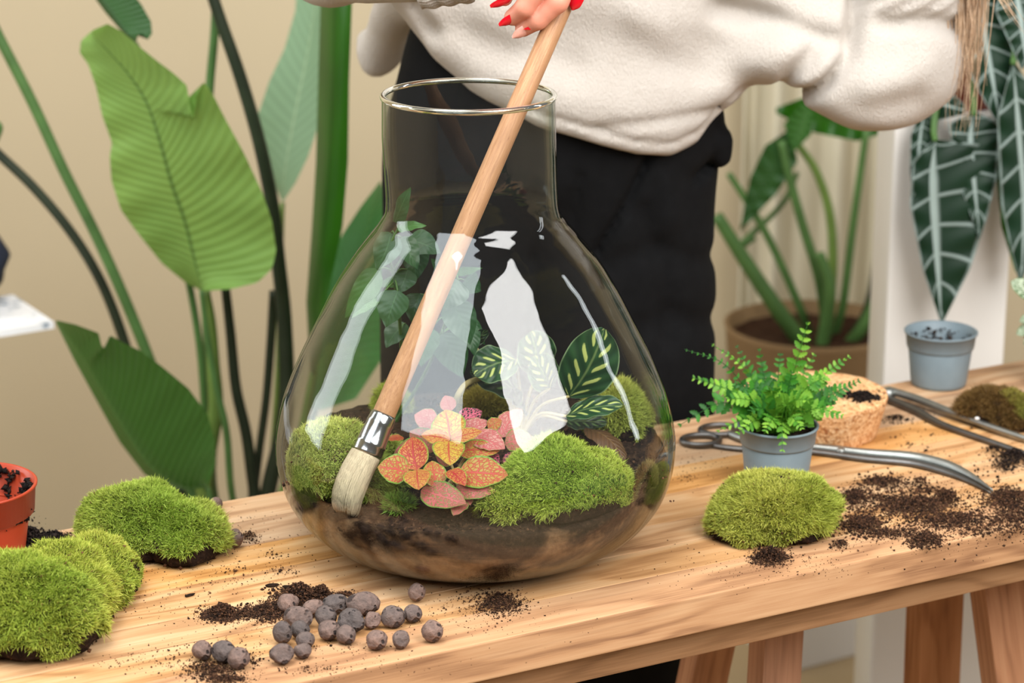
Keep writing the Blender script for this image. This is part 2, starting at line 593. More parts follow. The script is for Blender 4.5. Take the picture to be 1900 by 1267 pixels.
def m_fitt(name, base, vein, edge, net=9.0, vw=.06, rib=.05, edgew=.86, fill=0.0, fillc=None):
    t = NT(name)
    uv = t.coord('UV')
    sep = t.n.new('ShaderNodeSeparateXYZ'); t.l.new(uv, sep.inputs[0])
    au = t.math('ABSOLUTE', t.math('MULTIPLY_ADD', sep.outputs[0], 2.0, -1.0))
    oi = t.n.new('ShaderNodeObjectInfo').outputs['Random']
    cb = t.n.new('ShaderNodeCombineXYZ')
    t.l.new(t.math('ADD', sep.outputs[0], t.math('MULTIPLY', oi, 13.)), cb.inputs[0])
    t.l.new(t.math('SUBTRACT', t.math('MULTIPLY', sep.outputs[1], 1.25), t.math('MULTIPLY', au, .22)), cb.inputs[1])
    vo = t.n.new('ShaderNodeTexVoronoi'); vo.feature = 'DISTANCE_TO_EDGE'
    t.l.new(cb.outputs[0], vo.inputs['Vector']); vo.inputs['Scale'].default_value = net
    v1 = t.ramp(vo.outputs['Distance'], [(vw * .5, (1, 1, 1, 1)), (vw * 1.6, (0, 0, 0, 1))])
    ph = t.math('SUBTRACT', sep.outputs[1], t.math('MULTIPLY', au, .26))
    la = t.math('ABSOLUTE', t.math('SINE', t.math('MULTIPLY', ph, 6.0 * 3.1416)))
    v2 = t.ramp(la, [(.06, (1, 1, 1, 1)), (.22, (0, 0, 0, 1))])
    rb = t.ramp(au, [(rib * .6, (1, 1, 1, 1)), (rib * 1.8, (0, 0, 0, 1))])
    vv = t.math('MAXIMUM', t.math('MAXIMUM', v1, v2), rb)
    bc = t.mix(t.noise(t.coord(), 60, 3), lin(base), lin(fillc or base))
    col = t.mix(vv, bc, lin(vein))
    ed = t.ramp(au, [(edgew, (0, 0, 0, 1)), (min(.99, edgew + .08), (1, 1, 1, 1))])
    col = t.mix(ed, col, lin(edge))
    hs = t.n.new('ShaderNodeHueSaturation'); hs.inputs['Saturation'].default_value = .95; hs.inputs['Value'].default_value = .88
    t.l.new(col, hs.inputs['Color']); col = hs.outputs[0]
    t.bump(t.math('SUBTRACT', 1.0, vv), .5, .0012)
    t.fin(col, .42, .4)
    return t.translucent(col, .22)


M['fit_yellow'] = m_fitt('fittonia_yellow', (204, 172, 50), (188, 70, 36), (140, 160, 50), 10, .04)
M['fit_orange'] = m_fitt('fittonia_orange', (204, 158, 52), (184, 50, 34), (156, 164, 50), 10, .05, fillc=(198, 128, 54))
M['fit_red'] = m_fitt('fittonia_red', (204, 146, 44), (180, 26, 32), (150, 164, 50), 9, .08, fillc=(196, 84, 46))
M['fit_olive'] = m_fitt('fittonia_olive', (168, 164, 48), (196, 60, 44), (120, 158, 46), 9, .075, fillc=(190, 120, 50))
M['fit_pink'] = m_fitt('fittonia_pink', (198, 122, 112), (196, 88, 88), (140, 138, 66), 8, .07, fillc=(204, 142, 128), edgew=.9)
M['fit_speck'] = m_fitt('fittonia_pink_speckled', (120, 128, 58), (196, 94, 92), (112, 144, 54), 9, .10, fillc=(166, 112, 84))
M['fit_net'] = m_fitt('fittonia_dark_net', (50, 38, 34), (226, 96, 124), (70, 60, 46), 8, .09, edgew=.97)
M['fit_white'] = m_fitt('fittonia_white_net', (70, 110, 50), (206, 222, 190), (84, 128, 60), 7, .12)


def m_calathea(name, g1, g2, stripe):
    t = NT(name)
    uv = t.coord('UV')
    sep = t.n.new('ShaderNodeSeparateXYZ'); t.l.new(uv, sep.inputs[0])
    su = t.math('MULTIPLY_ADD', sep.outputs[0], 2.0, -1.0)
    au = t.math('ABSOLUTE', su)
    ph = t.math('ADD', t.math('SUBTRACT', sep.outputs[1], t.math('MULTIPLY', au, .42)), t.math('MULTIPLY', t.math('GREATER_THAN', su, 0.0), .09))
    wv = t.math('MULTIPLY_ADD', t.math('SINE', t.math('MULTIPLY', ph, 4.6 * 6.2832)), .5, .5)
    wd = t.math('MULTIPLY', t.ramp(au, [(.06, (0, 0, 0, 1)), (.2, (1, 1, 1, 1))]), t.ramp(au, [(.5, (1, 1, 1, 1)), (.8, (0, 0, 0, 1))]))
    rag = t.noise(t.scale(uv, (60, 14, 1)), 1.0, 3)
    st = t.ramp(t.math('ADD', t.math('MULTIPLY', wv, wd), t.math('MULTIPLY_ADD', rag, .3, -.15)), [(.66, (0, 0, 0, 1)), (.84, (1, 1, 1, 1))])
    rb = t.ramp(au, [(.015, (1, 1, 1, 1)), (.06, (0, 0, 0, 1))])
    col = t.mix(t.math('MULTIPLY', wv, .8), lin(g1), lin(g2))
    col = t.mix(st, col, lin(stripe))
    col = t.mix(t.math('MULTIPLY', rb, .6), col, lin((128, 150, 90)))
    col = t.mix(t.ramp(au, [(.94, (0, 0, 0, 1)), (.99, (1, 1, 1, 1))]), col, lin((140, 165, 120)))
    t.bump(wv, .3, .002)
    t.fin(col, .35, .45)
    return t.translucent(col, .2)


M['calathea'] = m_calathea('striped_leaf', (32, 62, 38), (46, 84, 48), (186, 196, 112))
M['calathea_dark'] = m_calathea('striped_dark_leaf', (28, 46, 34), (36, 62, 42), (96, 124, 74))


def m_alocasia():
    t = NT('white_veined_leaf')
    uv = t.coord('UV')
    sep = t.n.new('ShaderNodeSeparateXYZ'); t.l.new(uv, sep.inputs[0])
    au = t.math('ABSOLUTE', t.math('MULTIPLY_ADD', sep.outputs[0], 2.0, -1.0))
    ph = t.math('ADD', sep.outputs[1], t.math('MULTIPLY', au, -.10))
    la = t.math('ABSOLUTE', t.math('SINE', t.math('MULTIPLY', ph, 6.5 * 3.1416)))
    v2 = t.ramp(la, [(.08, (1, 1, 1, 1)), (.26, (0, 0, 0, 1))])
    rb = t.ramp(au, [(.06, (1, 1, 1, 1)), (.14, (0, 0, 0, 1))])
    ed = t.ramp(au, [(.88, (0, 0, 0, 1)), (.95, (1, 1, 1, 1))])
    v = t.math('MAXIMUM', t.math('MULTIPLY', v2, .75), t.math('MAXIMUM', rb, t.math('MULTIPLY', ed, .6)))
    col = t.mix(v, t.mix(t.noise(t.coord(), 14, 2), lin((8, 32, 18)), lin((20, 54, 32))), lin((150, 166, 160)))
    t.bump(t.math('SUBTRACT', 1.0, v), .4, .003)
    t.fin(col, .5, .25)
    return t.translucent(col, .06)


M['alocasia'] = m_alocasia()
M['str_light'] = m_leaf('paddle_leaf_light', (146, 182, 92), (126, 170, 86), (66, 100, 44), .45, .55, 34, .45, latw=.10)
M['str_mid'] = m_leaf('paddle_leaf_mid', (66, 116, 46), (56, 104, 40), (92, 140, 74), .3, .45, 30, .3)
M['str_dark'] = m_leaf('paddle_leaf_dark', (52, 92, 42), (44, 84, 40), (40, 70, 34), .25, .45, 20, .3)
M['str_vivid'] = m_leaf('paddle_leaf_vivid', (44, 100, 14), (28, 74, 10), (20, 52, 8), .25, .35, 4, .1)
M['str_pale'] = m_leaf('paddle_leaf_pale', (132, 164, 130), (118, 148, 114), (164, 190, 150), .3, .55, 18, .2)
M['str_green'] = m_leaf('paddle_leaf_green', (58, 128, 52), (84, 148, 86), (90, 150, 70), .3, .5, 26, .3)
M['vine'] = m_leaf('vine_leaf', (36, 70, 38), (46, 86, 46), (74, 112, 70), .2, .38, 7, .08, 2.4, .08)
M['vine_pale'] = m_leaf('vine_leaf_light', (66, 112, 50), (54, 100, 46), (104, 146, 80), .3, .38, 7, .08, 2.4, .08)
M['brown_leaf'] = m_leaf('dry_brown_leaf', (92, 64, 36), (66, 44, 26), (130, 100, 60), .15, .5, 8, .4, 2.0)


def m_wicker():
    t = NT('woven_planter')
    co = t.coord('UV')
    w = t.n.new('ShaderNodeTexWave'); t.l.new(t.scale(co, (30, 60, 1)), w.inputs[0]); w.inputs['Scale'].default_value = 3
    col = t.mix(w.outputs['Fac'], lin((112, 86, 56)), lin((166, 136, 98)))
    t.bump(w.outputs['Fac'], .5, .005)
    return t.fin(col, .8, .2)


M['wicker'] = m_wicker()


def m_marble():
    t = NT('speckled_white_top')
    co = t.coord()
    n = t.noise(co, 55, 4, .7)
    n2 = t.noise(co, 9, 2)
    f = t.math('ADD', t.math('MULTIPLY', n, .7), t.math('MULTIPLY', n2, .4))
    return t.fin(t.ramp(f, [(.62, lin((244, 244, 246))), (.70, lin((130, 146, 162)))]), .35, .4)


M['marble'] = m_marble()


def m_hair():
    t = NT('blond_hair')
    uv = t.coord('UV')
    oi = t.noise(t.coord(), 40, 2)
    return t.fin(t.ramp(oi, [(.3, lin((170, 136, 106))), (.7, lin((214, 184, 152)))]), .4, .4)


M['hair'] = m_hair()
#PART2
# ================================================================== THE SETTING
WALL_Y = 4.35
V, F = box((-3.2, WALL_Y, 0), (3.2, WALL_Y + .08, 4.2))
props(mesh('wall_back', V, F, M['wall'], smooth=False), kind='structure')
V, F = box((-3.2, -1.2, -.06), (3.2, WALL_Y + .08, 0))
props(mesh('floor', V, F, M['floor'], smooth=False), kind='structure')
V, F = box((-3.0, -1.2, 0), (-2.92, WALL_Y, 4.2))
props(mesh('wall_left', V, F, M['wall'], smooth=False), kind='structure')

# ------------------------------------------------------------------ work table: boards, apron, trestles
tb = thing('work_table', (VX, VY, 0), 'long honey-coloured wooden work table of glued boards on trestles', 'table')
U0, U1, VF, VB = -1.05, 1.35, -.231, .231
seams = [VF, -.166, -.103, -.045, .028, .098, .165, VB]


def slab(name, u0, u1, v0, v1, z0, z1, mat, parent, bevel=.0015):
    L, F = box((u0, v0, z0), (u1, v1, z1), bevel=bevel)
    W = np.array([tab(p[0], p[1], p[2]) for p in L])
    # uv in metres per face corner: long axis along u
    uv = []
    for f in F:
        q = L[list(f)]
        n = np.abs(np.cross(q[1] - q[0], q[2] - q[0])); k = int(np.argmax(n))
        for p in q:
            uv.append((p[0], p[1]) if k == 2 else ((p[0], p[2] + p[1] * 0 + .4) if k == 1 else (p[2] * .3, p[1])))
    return mesh(name, W, F, mat, parent, uv=np.array(uv), smooth=False)


for i in range(7):
    slab('board', U0, U1, seams[i] + .0003, seams[i + 1] - .0003, T - .0385, T - .0003 * (i % 2), M['wood_front'] if i == 0 else M['wood'], tb, .0018 if i == 0 else .0008)
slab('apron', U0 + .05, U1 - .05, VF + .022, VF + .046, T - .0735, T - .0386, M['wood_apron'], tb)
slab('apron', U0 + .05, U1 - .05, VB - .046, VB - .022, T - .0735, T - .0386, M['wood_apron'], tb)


def beam(mb, a, b, w, d, frame):
    """tapered-free rectangular beam from a to b; w along frame[0], d along frame[1]"""
    a, b = np.array(a), np.array(b)
    fx, fy = np.array(frame[0]) * w / 2, np.array(frame[1]) * d / 2
    Vv = [a - fx - fy, a + fx - fy, a + fx + fy, a - fx + fy, b - fx - fy, b + fx - fy, b + fx + fy, b - fx + fy]
    F = [(3, 2, 1, 0), (4, 5, 6, 7), (0, 1, 5, 4), (1, 2, 6, 5), (2, 3, 7, 6), (3, 0, 4, 7)]
    L = np.linalg.norm(b - a)
    U = [(0, 0), (0, w), (0, w + d), (0, 2 * w + d), (L, 0), (L, w), (L, w + d), (L, 2 * w + d)]
    mb.add(Vv, F, U)


UU, VV = np.array([UX, UY, 0]), np.array([-UY, UX, 0])
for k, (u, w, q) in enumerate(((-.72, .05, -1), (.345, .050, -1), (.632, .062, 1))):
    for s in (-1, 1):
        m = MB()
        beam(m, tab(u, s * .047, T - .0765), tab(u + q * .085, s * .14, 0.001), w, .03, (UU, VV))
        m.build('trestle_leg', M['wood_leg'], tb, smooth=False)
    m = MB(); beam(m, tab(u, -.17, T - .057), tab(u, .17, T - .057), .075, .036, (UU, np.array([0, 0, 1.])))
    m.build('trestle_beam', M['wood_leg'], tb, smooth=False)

# ================================================================== GLASS VASE
PROF = [(0.0, .100), (.0015, .113), (.006, .128), (.02, .159), (.045, .184), (.075, .1975), (.11, .2013), (.15, .194), (.19, .1788),
        (.23, .1592), (.27, .1385), (.30, .1192), (.32, .1035), (.335, .0915), (.352, .0848), (.41, .0848), (.458, .0842)]
pp = catmull(PROF, 120)


def neck_off(z): return -.0052 * np.clip((z - .30) / .12, 0, 1)


def vase_r(z): return np.interp(z, pp[:, 0], pp[:, 1])


def clamp_vase(P, inset=.006):
    P = np.array(P, float)
    d = P[:, :2] - np.array([VX, VY])
    r = np.hypot(d[:, 0], d[:, 1]); rm = vase_r(np.clip(P[:, 2] - T, .004, .45)) - inset
    k = np.where(r > rm, rm / np.maximum(r, 1e-9), 1.0)
    P[:, :2] = np.array([VX, VY]) + d * k[:, None]
    return P


vase = thing('glass_vase', (VX, VY, T), 'large clear glass bottle vase with wide belly and straight neck, planted as a terrarium', 'vase')
Vo, Fo, _ = lathe(pp, (VX, VY, T + .0005), 128, [neck_off(z) for z, r in pp])
TH = .0026
inn = [(max(z, .004) if i else .004, max(r - TH, .01)) for i, (z, r) in enumerate(pp)]
inn = [(.0045, .0005), (.0045, .05)] + [(z, r) for z, r in inn if z >= .0045]
Vi, Fi, _ = lathe(inn, (VX, VY, T + .0005), 128, [neck_off(z) for z, r in inn])
bot = [(0.004, .0005), (.002, .06), (0.0, .0995)]
Vb, Fb, _ = lathe(bot, (VX, VY, T + .0005), 128)
g = MB(); g.add(Vo, Fo); g.add(Vb, Fb); g.add(Vi, [f[::-1] for f in Fi])
g.build('glass_body', M['glass'], vase)
a = np.linspace(0, 2 * np.pi, 129)[:-1]
ring = np.stack([VX + neck_off(.46) + .0832 * np.cos(a), VY + .0832 * np.sin(a), np.full(128, T + .4605)], 1)
b = np.linspace(0, 2 * np.pi, 12, endpoint=False)
Vr = []
for i in range(128):
    e = np.array([math.cos(a[i]), math.sin(a[i]), 0])
    Vr += [ring[i] + .0029 * (math.cos(t) * e + math.sin(t) * np.array([0, 0, 1.])) for t in b]
Fr = [((i * 12 + j), (i * 12 + (j + 1) % 12), (((i + 1) % 128) * 12 + (j + 1) % 12), (((i + 1) % 128) * 12 + j)) for i in range(128) for j in range(12)]
mesh('rolled_rim', Vr, Fr, M['rim_glass'], vase)

# soil filling the belly
NS = 160
rings = []
ang = np.linspace(0, 2 * np.pi, NS, endpoint=False)


def soil_top(x, y):
    P = np.stack([x, y, np.zeros_like(x)], -1).reshape(-1, 3)
    dy = (P[:, 1] - VY)
    return (.090 + .05 * np.clip(dy, -.2, .2) + .004 * noise3(P, 45, 3) + .0016 * noise3(P, 260, 4)).reshape(np.shape(x))


Vs, Fs = [], []
edge_r = .1945
zt = soil_top(VX + edge_r * np.cos(ang), VY + edge_r * np.sin(ang))
K = 14
for j in range(K):
    z = .0052 + (zt - .0052) * (j / (K - 1))
    r = vase_r(z) - TH - .0012
    Vs.append(np.stack([VX + r * np.cos(ang), VY + r * np.sin(ang), T + z], 1))
J = 46
for j in range(1, J):
    r = (vase_r(zt) - TH - .0012) * (1 - j / J)
    x, y = VX + r * np.cos(ang), VY + r * np.sin(ang)
    Vs.append(np.stack([x, y, T + soil_top(x, y)], 1))
Vs = np.concatenate(Vs)
props(mesh('vase_soil', Vs, grid_faces(K + J - 1, NS, True) + [tuple(range(NS))[::-1], tuple((K + J - 2) * NS + j for j in range(NS))], M['soil_vase'], loc=(VX, VY, T)),
      'dark potting soil filling the bottom of the glass vase', 'soil', kind='stuff')


def vz(px, py):                          # point on the vase soil seen at a pixel
    p = onz(px, py, T + .09)
    for _ in range(4): p = onz(px, py, T + float(soil_top(np.array(p[0]), np.array(p[1]))))
    return p


# ================================================================== CRUMBS OF SOIL
OCT = np.array([[1, 0, 0], [-1, 0, 0], [0, 1, 0], [0, -1, 0], [0, 0, 1], [0, 0, -1]], float)
OCF = np.array([[0, 2, 4], [2, 1, 4], [1, 3, 4], [3, 0, 4], [2, 0, 5], [1, 2, 5], [3, 1, 5], [0, 3, 5]])


def crumbs(name, P, S, label, parent=None, tone=((24, 16, 11), (74, 52, 38)), cat='soil', seed=0, stretch=.65):
    g = np.random.default_rng(seed)
    n = len(P)
    ax = g.uniform(1 - stretch, 1 + stretch, (n, 1, 3))
    X = OCT[None] * ax * (1 + g.uniform(-.4, .4, (n, 6, 1)))
    q = g.normal(size=(n, 3, 3)); q, _ = np.linalg.qr(q)
    X = np.einsum('nij,nkj->nki', q, X) * np.asarray(S)[:, None, None] + np.asarray(P)[:, None, :]
    Fc = (OCF[None] + (np.arange(n) * 6)[:, None, None]).reshape(-1, 3)
    c0, c1 = np.array(lin(tone[0])[:3]), np.array(lin(tone[1])[:3])
    t = g.uniform(0, 1, (n, 1, 1)) ** 1.6
    C = np.repeat(c0 + (c1 - c0) * t, 6, 1).reshape(-1, 3)
    o = mesh(name, X.reshape(-1, 3), Fc, M['crumb'], parent, col=C, smooth=False)
    if parent is None: props(o, label, cat)
    o['kind'] = 'stuff'
    return o


def crumb_cloud(spots, seed, smin=.0005, smax=.0022):
    """spots: (px, py, sx, sy, n, heap height)"""
    g = np.random.default_rng(seed)
    P, S = [], []
    for px, py, sx, sy, n, hh in spots:
        q = g.normal(size=(n, 2)) * .62
        s = smin + (smax - smin) * g.uniform(0, 1, n) ** 3
        for i in range(n):
            r2 = q[i] @ q[i]
            z = hh * max(0, 1 - r2 * .9) * g.uniform(.2, 1) + s[i] * .5
            p = ont(px + q[i][0] * sx, py + q[i][1] * sy)
            P.append((p[0], p[1], T + z)); S.append(s[i])
    return np.array(P), np.array(S)


# ================================================================== MOSS
BR0, BR1 = at(633, 950, 2.165), at(1074, -60, 2.385)


def brush_dist(P):                       # distance to the axis of the brush that rests in the moss
    d = BR1 - BR0
    t = np.clip(((P - BR0) @ d) / (d @ d), 0, 1)
    return np.linalg.norm(P - (BR0 + t[:, None] * d), axis=1)


def moss(label, lobes, seed, n=16000, blade=.0072, width=.00088, tip=((150, 176, 62), (182, 204, 100)), root=(56, 96, 22), bare=.12, z0=None,
         invase=False, group=None, soilc='soil', dry=0.0, name='moss_cushion', cat='moss', lumpy=.10):
    """lobes: (px, py on the ground, rx, ry, h, bottom bulge)"""
    g = np.random.default_rng(seed)
    n = int(n * 1.45)
    cs = []
    for px, py, rx, ry, h in lobes:
        c = vz(px, py) - np.array([0, 0, .006]) if invase else ont(px, py)
        cs.append((c, rx, ry, h))
    t = thing(name, tuple(cs[0][0]), label, cat, group)
    Vb, Fb = [], []
    n0 = 0
    BV, BF = ICO4
    area = np.array([rx * ry + (rx + ry) * h for _, rx, ry, h in cs]); area /= area.sum()
    pts, nrm = [], []

    def dome(d, c, rx, ry, h, k):
        q = np.array(d)
        rr = 1 + lumpy * noise3(q * 1.0 + k, 4.2, seed) + .05 * noise3(q, 11, seed + 1) + .022 * noise3(q, 26, seed + 2)
        zz = q[:, 2]
        flat = np.where(zz < 0, .10, 1.0)
        pinch = np.where(zz < .25, 1 - .16 * np.clip((.25 - zz) / .5, 0, 1), 1.0)
        sq = np.sign(zz) * np.abs(zz) ** .85
        P = np.stack([q[:, 0] * rx * rr * pinch, q[:, 1] * ry * rr * pinch, sq * h * flat * (1 + (rr - 1) * .8)], 1)
        P[:, 2] -= P[:, 2].min() if False else 0
        return c + P + np.array([0, 0, h * .10])

    for k, (c, rx, ry, h) in enumerate(cs):
        P = dome(BV, c, rx, ry, h, k)
        P += BV * (.0022 * noise3(P, 420, seed + 3))[:, None]
        P[:, 2] = np.maximum(P[:, 2], c[2] + .0006)
        Vb.append(P); Fb.append(BF + n0); n0 += len(P)
        m = int(n * area[k])
        d = g.normal(size=(m * 3, 3)); d /= np.linalg.norm(d, axis=1)[:, None]
        thr = bare + .22 * noise3(d + k, 5, seed + 5)
        d = d[d[:, 2] > thr][:m]
        p = dome(d, c, rx, ry, h, k)
        nn = np.stack([d[:, 0] / rx, d[:, 1] / ry, np.maximum(d[:, 2], 0) / h], 1); nn /= np.linalg.norm(nn, axis=1)[:, None]
        keep = np.ones(len(p), bool)
        for j, (c2, rx2, ry2, h2) in enumerate(cs):
            if j != k:
                e = (p - c2) / np.array([rx2, ry2, h2 * 1.1])
                keep &= (e ** 2).sum(1) > .60
        pts.append(p[keep]); nrm.append(nn[keep])
    Vb = np.concatenate(Vb); Fb = np.concatenate(Fb)
    p = np.concatenate(pts); nn = np.concatenate(nrm)
    if invase:
        Vb = clamp_vase(Vb, .0075)
        Vb[:, 1] += .024 * np.clip(1 - brush_dist(Vb) / .024, 0, 1)
    mesh('moss_base', Vb, Fb, M[soilc], t)
    if not invase:
        low = Vb[(Vb[:, 2] < cs[0][0][2] + .028) & (g.uniform(0, 1, len(Vb)) < .55)]
        low = low + g.normal(size=low.shape) * .0012
        low[:, 2] = np.maximum(low[:, 2], T + .0008)
        crumbs('moss_soil', low, .0005 + .0018 * g.uniform(0, 1, len(low)) ** 2, None, t, ((24, 15, 10), (104, 66, 40)), seed=seed + 40, stretch=.7)
    # blades in small rosettes
    K = 3
    m = len(p)
    p = np.repeat(p, K, 0); nn = np.repeat(nn, K, 0)
    tl_ = np.stack([noise3(p + .3 * i, 420, seed + 20 + i) for i in range(3)], 1) * .28
    dd = nn * .85 + np.array([0, 0, .30]) + g.normal(size=nn.shape) * .38 + tl_
    dd /= np.linalg.norm(dd, axis=1)[:, None]
    sd = np.cross(dd, g.normal(size=dd.shape)); sd /= np.linalg.norm(sd, axis=1)[:, None]
    big = 1 + .35 * noise3(p, 90, seed + 7)
    L = (blade * g.uniform(.65, 1.25, len(p)) * big)[:, None]
    w = width * g.uniform(.7, 1.3, (len(p), 1))
    p = p + g.normal(size=p.shape) * .0007 - nn * .0008
    outw = g.normal(size=dd.shape) * .35
    b0, b1 = p - sd * w * .35, p + sd * w * .35
    mid = p + dd * L * .55
    m0, m1 = mid - sd * w * .5, mid + sd * w * .5
    tp = p + (dd + outw * .6 - np.array([0, 0, .12])) * L
    X = np.stack([b0, b1, m0, m1, tp], 1)
    N = len(p)
    Fi = np.array([[0, 1, 3], [0, 3, 2], [2, 3, 4]])
    Fm = (Fi[None] + (np.arange(N) * 5)[:, None, None]).reshape(-1, 3)
    r0, t0, t1 = [np.array(lin(c)[:3]) for c in (root, tip[0], tip[1])]
    br = np.array(lin((140, 108, 60))[:3])
    u = np.clip(g.uniform(0, 1, (N, 1)) ** 1.4 * .75 + .3 * (noise3(p, 60, seed + 9)[:, None] * .5 + .5), 0, 1)
    tc = t0 + (t1 - t0) * u
    tc = np.where(g.uniform(0, 1, (N, 1)) < .12, tc * 1.35 + np.array([.04, .03, .03]), tc)
    tc = tc * np.array([1.24, 1.12, 1.15])
    big_ = np.clip(noise3(p, 38, seed + 13) * .5 + .5, 0, 1)[:, None]
    tc = tc * (np.array([.80, .93, .70]) * (1 - big_) + np.array([1.16, 1.06, 1.05]) * big_)
    dr = ((noise3(p, 55, seed + 11) * .5 + .5) < (dry or -9))[:, None] | (g.uniform(0, 1, (N, 1)) < .02)
    tc = np.where(dr, br * g.uniform(.5, 1.2, (N, 1)), tc)
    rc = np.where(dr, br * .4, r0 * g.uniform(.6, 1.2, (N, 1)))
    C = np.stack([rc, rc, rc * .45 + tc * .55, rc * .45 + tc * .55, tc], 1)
    X = X.reshape(-1, 3)
    if invase:
        Xc = clamp_vase(X, np.repeat(g.uniform(.0045, .0095, N), 5))
        okb = (np.linalg.norm((Xc - X).reshape(-1, 5, 3), axis=2).max(1) < .016) & (brush_dist(X).reshape(-1, 5).min(1) > .0175)
        X = Xc.reshape(-1, 5, 3)[okb].reshape(-1, 3); C = C[okb]; N = int(okb.sum())
        Fm = (Fi[None] + (np.arange(N) * 5)[:, None, None]).reshape(-1, 3)
    X[:, 2] = np.maximum(X[:, 2], cs[0][0][2] + .0008)
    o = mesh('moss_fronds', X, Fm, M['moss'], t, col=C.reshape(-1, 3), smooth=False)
    o['kind'] = 'stuff'
    # dead needles and bits lying on top
    idx = g.integers(0, m, max(4, m // 500)) * K
    S = g.uniform(.0006, .0015, len(idx))
    crumbs('moss_litter', p[idx] + nn[idx] * blade * .8, S, None, t, ((40, 24, 16), (110, 74, 52)), seed=seed, stretch=.75)
    return t


moss('long green moss cushion behind the front moss, beside the orange pot', [(258, 1018, .058, .048, .060), (345, 1026, .044, .044, .044)], 21, 24000,
     tip=((142, 168, 56), (200, 214, 112)), root=(34, 72, 12), bare=.16)
moss('big green moss cushion at the near left corner of the table', [(50, 1190, .076, .060, .076), (180, 1104, .042, .050, .050), (118, 1150, .052, .05, .064)], 22, 40000,
     tip=((140, 166, 50), (196, 210, 100)), root=(34, 76, 10), bare=.02)
moss('domed moss cushion in front of the potted fern', [(1440, 986, .066, .052, .056), (1380, 996, .036, .036, .036)], 23, 24000,
     tip=((154, 170, 62), (204, 214, 112)), root=(48, 80, 14), bare=.10)
moss('moss cushion inside the vase behind the brush', [(626, 900, .055, .043, .058), (706, 894, .032, .030, .042)], 24, 20000, invase=True,
     tip=((164, 190, 80), (216, 228, 140)), root=(44, 90, 18), bare=.0)
moss('round moss cushion inside the vase, right of the pink plant', [(1035, 938, .062, .048, .058), (945, 948, .034, .034, .036), (1105, 925, .036, .036, .042)], 25, 28000, invase=True,
     tip=((158, 184, 60), (208, 222, 120)), root=(42, 92, 12), bare=.06)
moss('yellowish moss cushion at the back of the vase under the striped leaves', [(1142, 798, .034, .034, .046)], 26, 9000, invase=True,
     tip=((178, 184, 84), (212, 216, 124)), root=(74, 100, 28), bare=.05)
moss('small dull moss pressed against the right wall of the vase', [(1214, 925, .016, .028, .030)], 27, 4000, invase=True,
     tip=((120, 116, 70), (146, 144, 92)), root=(60, 56, 34), dry=.35)
moss('small brownish moss tuft at the back of the vase, below the striped leaves', [(905, 762, .026, .02, .020)], 28, 3500, invase=True,
     tip=((140, 134, 56), (160, 150, 70)), root=(90, 74, 36), dry=.4)
moss('small bright moss tuft in the vase behind the brush handle', [(726, 764, .016, .016, .026)], 29, 2600, invase=True,
     tip=((150, 170, 60), (176, 192, 92)), root=(60, 100, 24))
moss('tiny moss sprigs on the vase soil between brush and pink plant', [(742, 940, .012, .010, .012)], 30, 700, .008, invase=True,
     tip=((104, 150, 50), (150, 180, 84)), root=(36, 70, 20))
moss('dry brown moss piece at the right table edge behind the tweezers', [(1850, 784, .042, .030, .036), (1905, 790, .03, .03, .03)], 31, 8000,
     tip=((130, 128, 58), (150, 160, 70)), root=(96, 78, 46), dry=.55, bare=.0)

# ================================================================== LEAVES
def width_profile(s, a, b):
    w = np.power(s + 1e-6, a) * np.power(1 - s + 1e-6, b)
    pk = a / (a + b)
    return w / (pk ** a * (1 - pk) ** b)


def leaf_surface(mid, left, right, nrm, m=4, cup=.0, wave=0.0, wf=5, seed=0):
    n = len(mid)
    us = np.linspace(-1, 1, 2 * m + 1)
    Vv, Uu = [], []
    for u in us:
        e = left if u < 0 else right
        P = mid + (e - mid) * abs(u)
        wd = np.linalg.norm(e - mid, axis=1)
        off = cup * u * u * wd
        if wave: off = off + wave * abs(u) ** 1.5 * np.sin(np.linspace(0, 1, n) * wf * 6.283 + seed + (2 if u < 0 else 0))
        Vv.append(P + nrm * np.asarray(off)[:, None])
        Uu.append(np.stack([np.full(n, (u + 1) / 2), np.linspace(0, 1, n)], 1))
    Vv = np.stack(Vv, 1).reshape(-1, 3); Uu = np.stack(Uu, 1).reshape(-1, 2)
    return Vv, grid_faces(n, 2 * m + 1), Uu


def leaf(base, tip, width, normal, n=12, m=4, a=.6, b=.75, arch=.12, cup=.15, scal=0.0, nsc=7, wave=0.0, side=0.0, seed=0):
    base, tip = np.array(base), np.array(tip)
    d = tip - base; L = np.linalg.norm(d); dn = d / L
    nr = np.array(normal, float); nr -= dn * nr.dot(dn); nr /= np.linalg.norm(nr)
    sd = np.cross(dn, nr)
    s = np.linspace(0, 1, n)
    mid = base + s[:, None] * d + nr * (arch * L * np.sin(np.pi * s))[:, None] + sd * (side * L * np.sin(np.pi * s))[:, None]
    w = width / 2 * width_profile(np.clip(s, .004, .996), a, b)
    if scal: w = w * (1 + scal * np.abs(np.sin(s * nsc * np.pi)) - scal * .5)
    return leaf_surface(mid, mid - sd * w[:, None], mid + sd * w[:, None], np.tile(nr, (n, 1)), m, cup, wave, 3, seed)


TOCAM = lambda p: (np.array([0, 0, ZC]) - p) / np.linalg.norm(np.array([0, 0, ZC]) - p)

# ---- pink and orange veined plant in the vase
FC = vz(835, 930)
fit = thing('fittonia', tuple(FC), 'low plant with pink, orange and yellow net-veined leaves in the vase', 'plant')


def fpt(cx, cy, dy=0.0):                 # crop coordinates of the close-up -> world, on the canopy plane
    px, py = 690 + cx / 5.068, 720 + cy / 5.068
    y = 2.128 + (960 - py) * .00062 + dy
    return at(px, py, y)


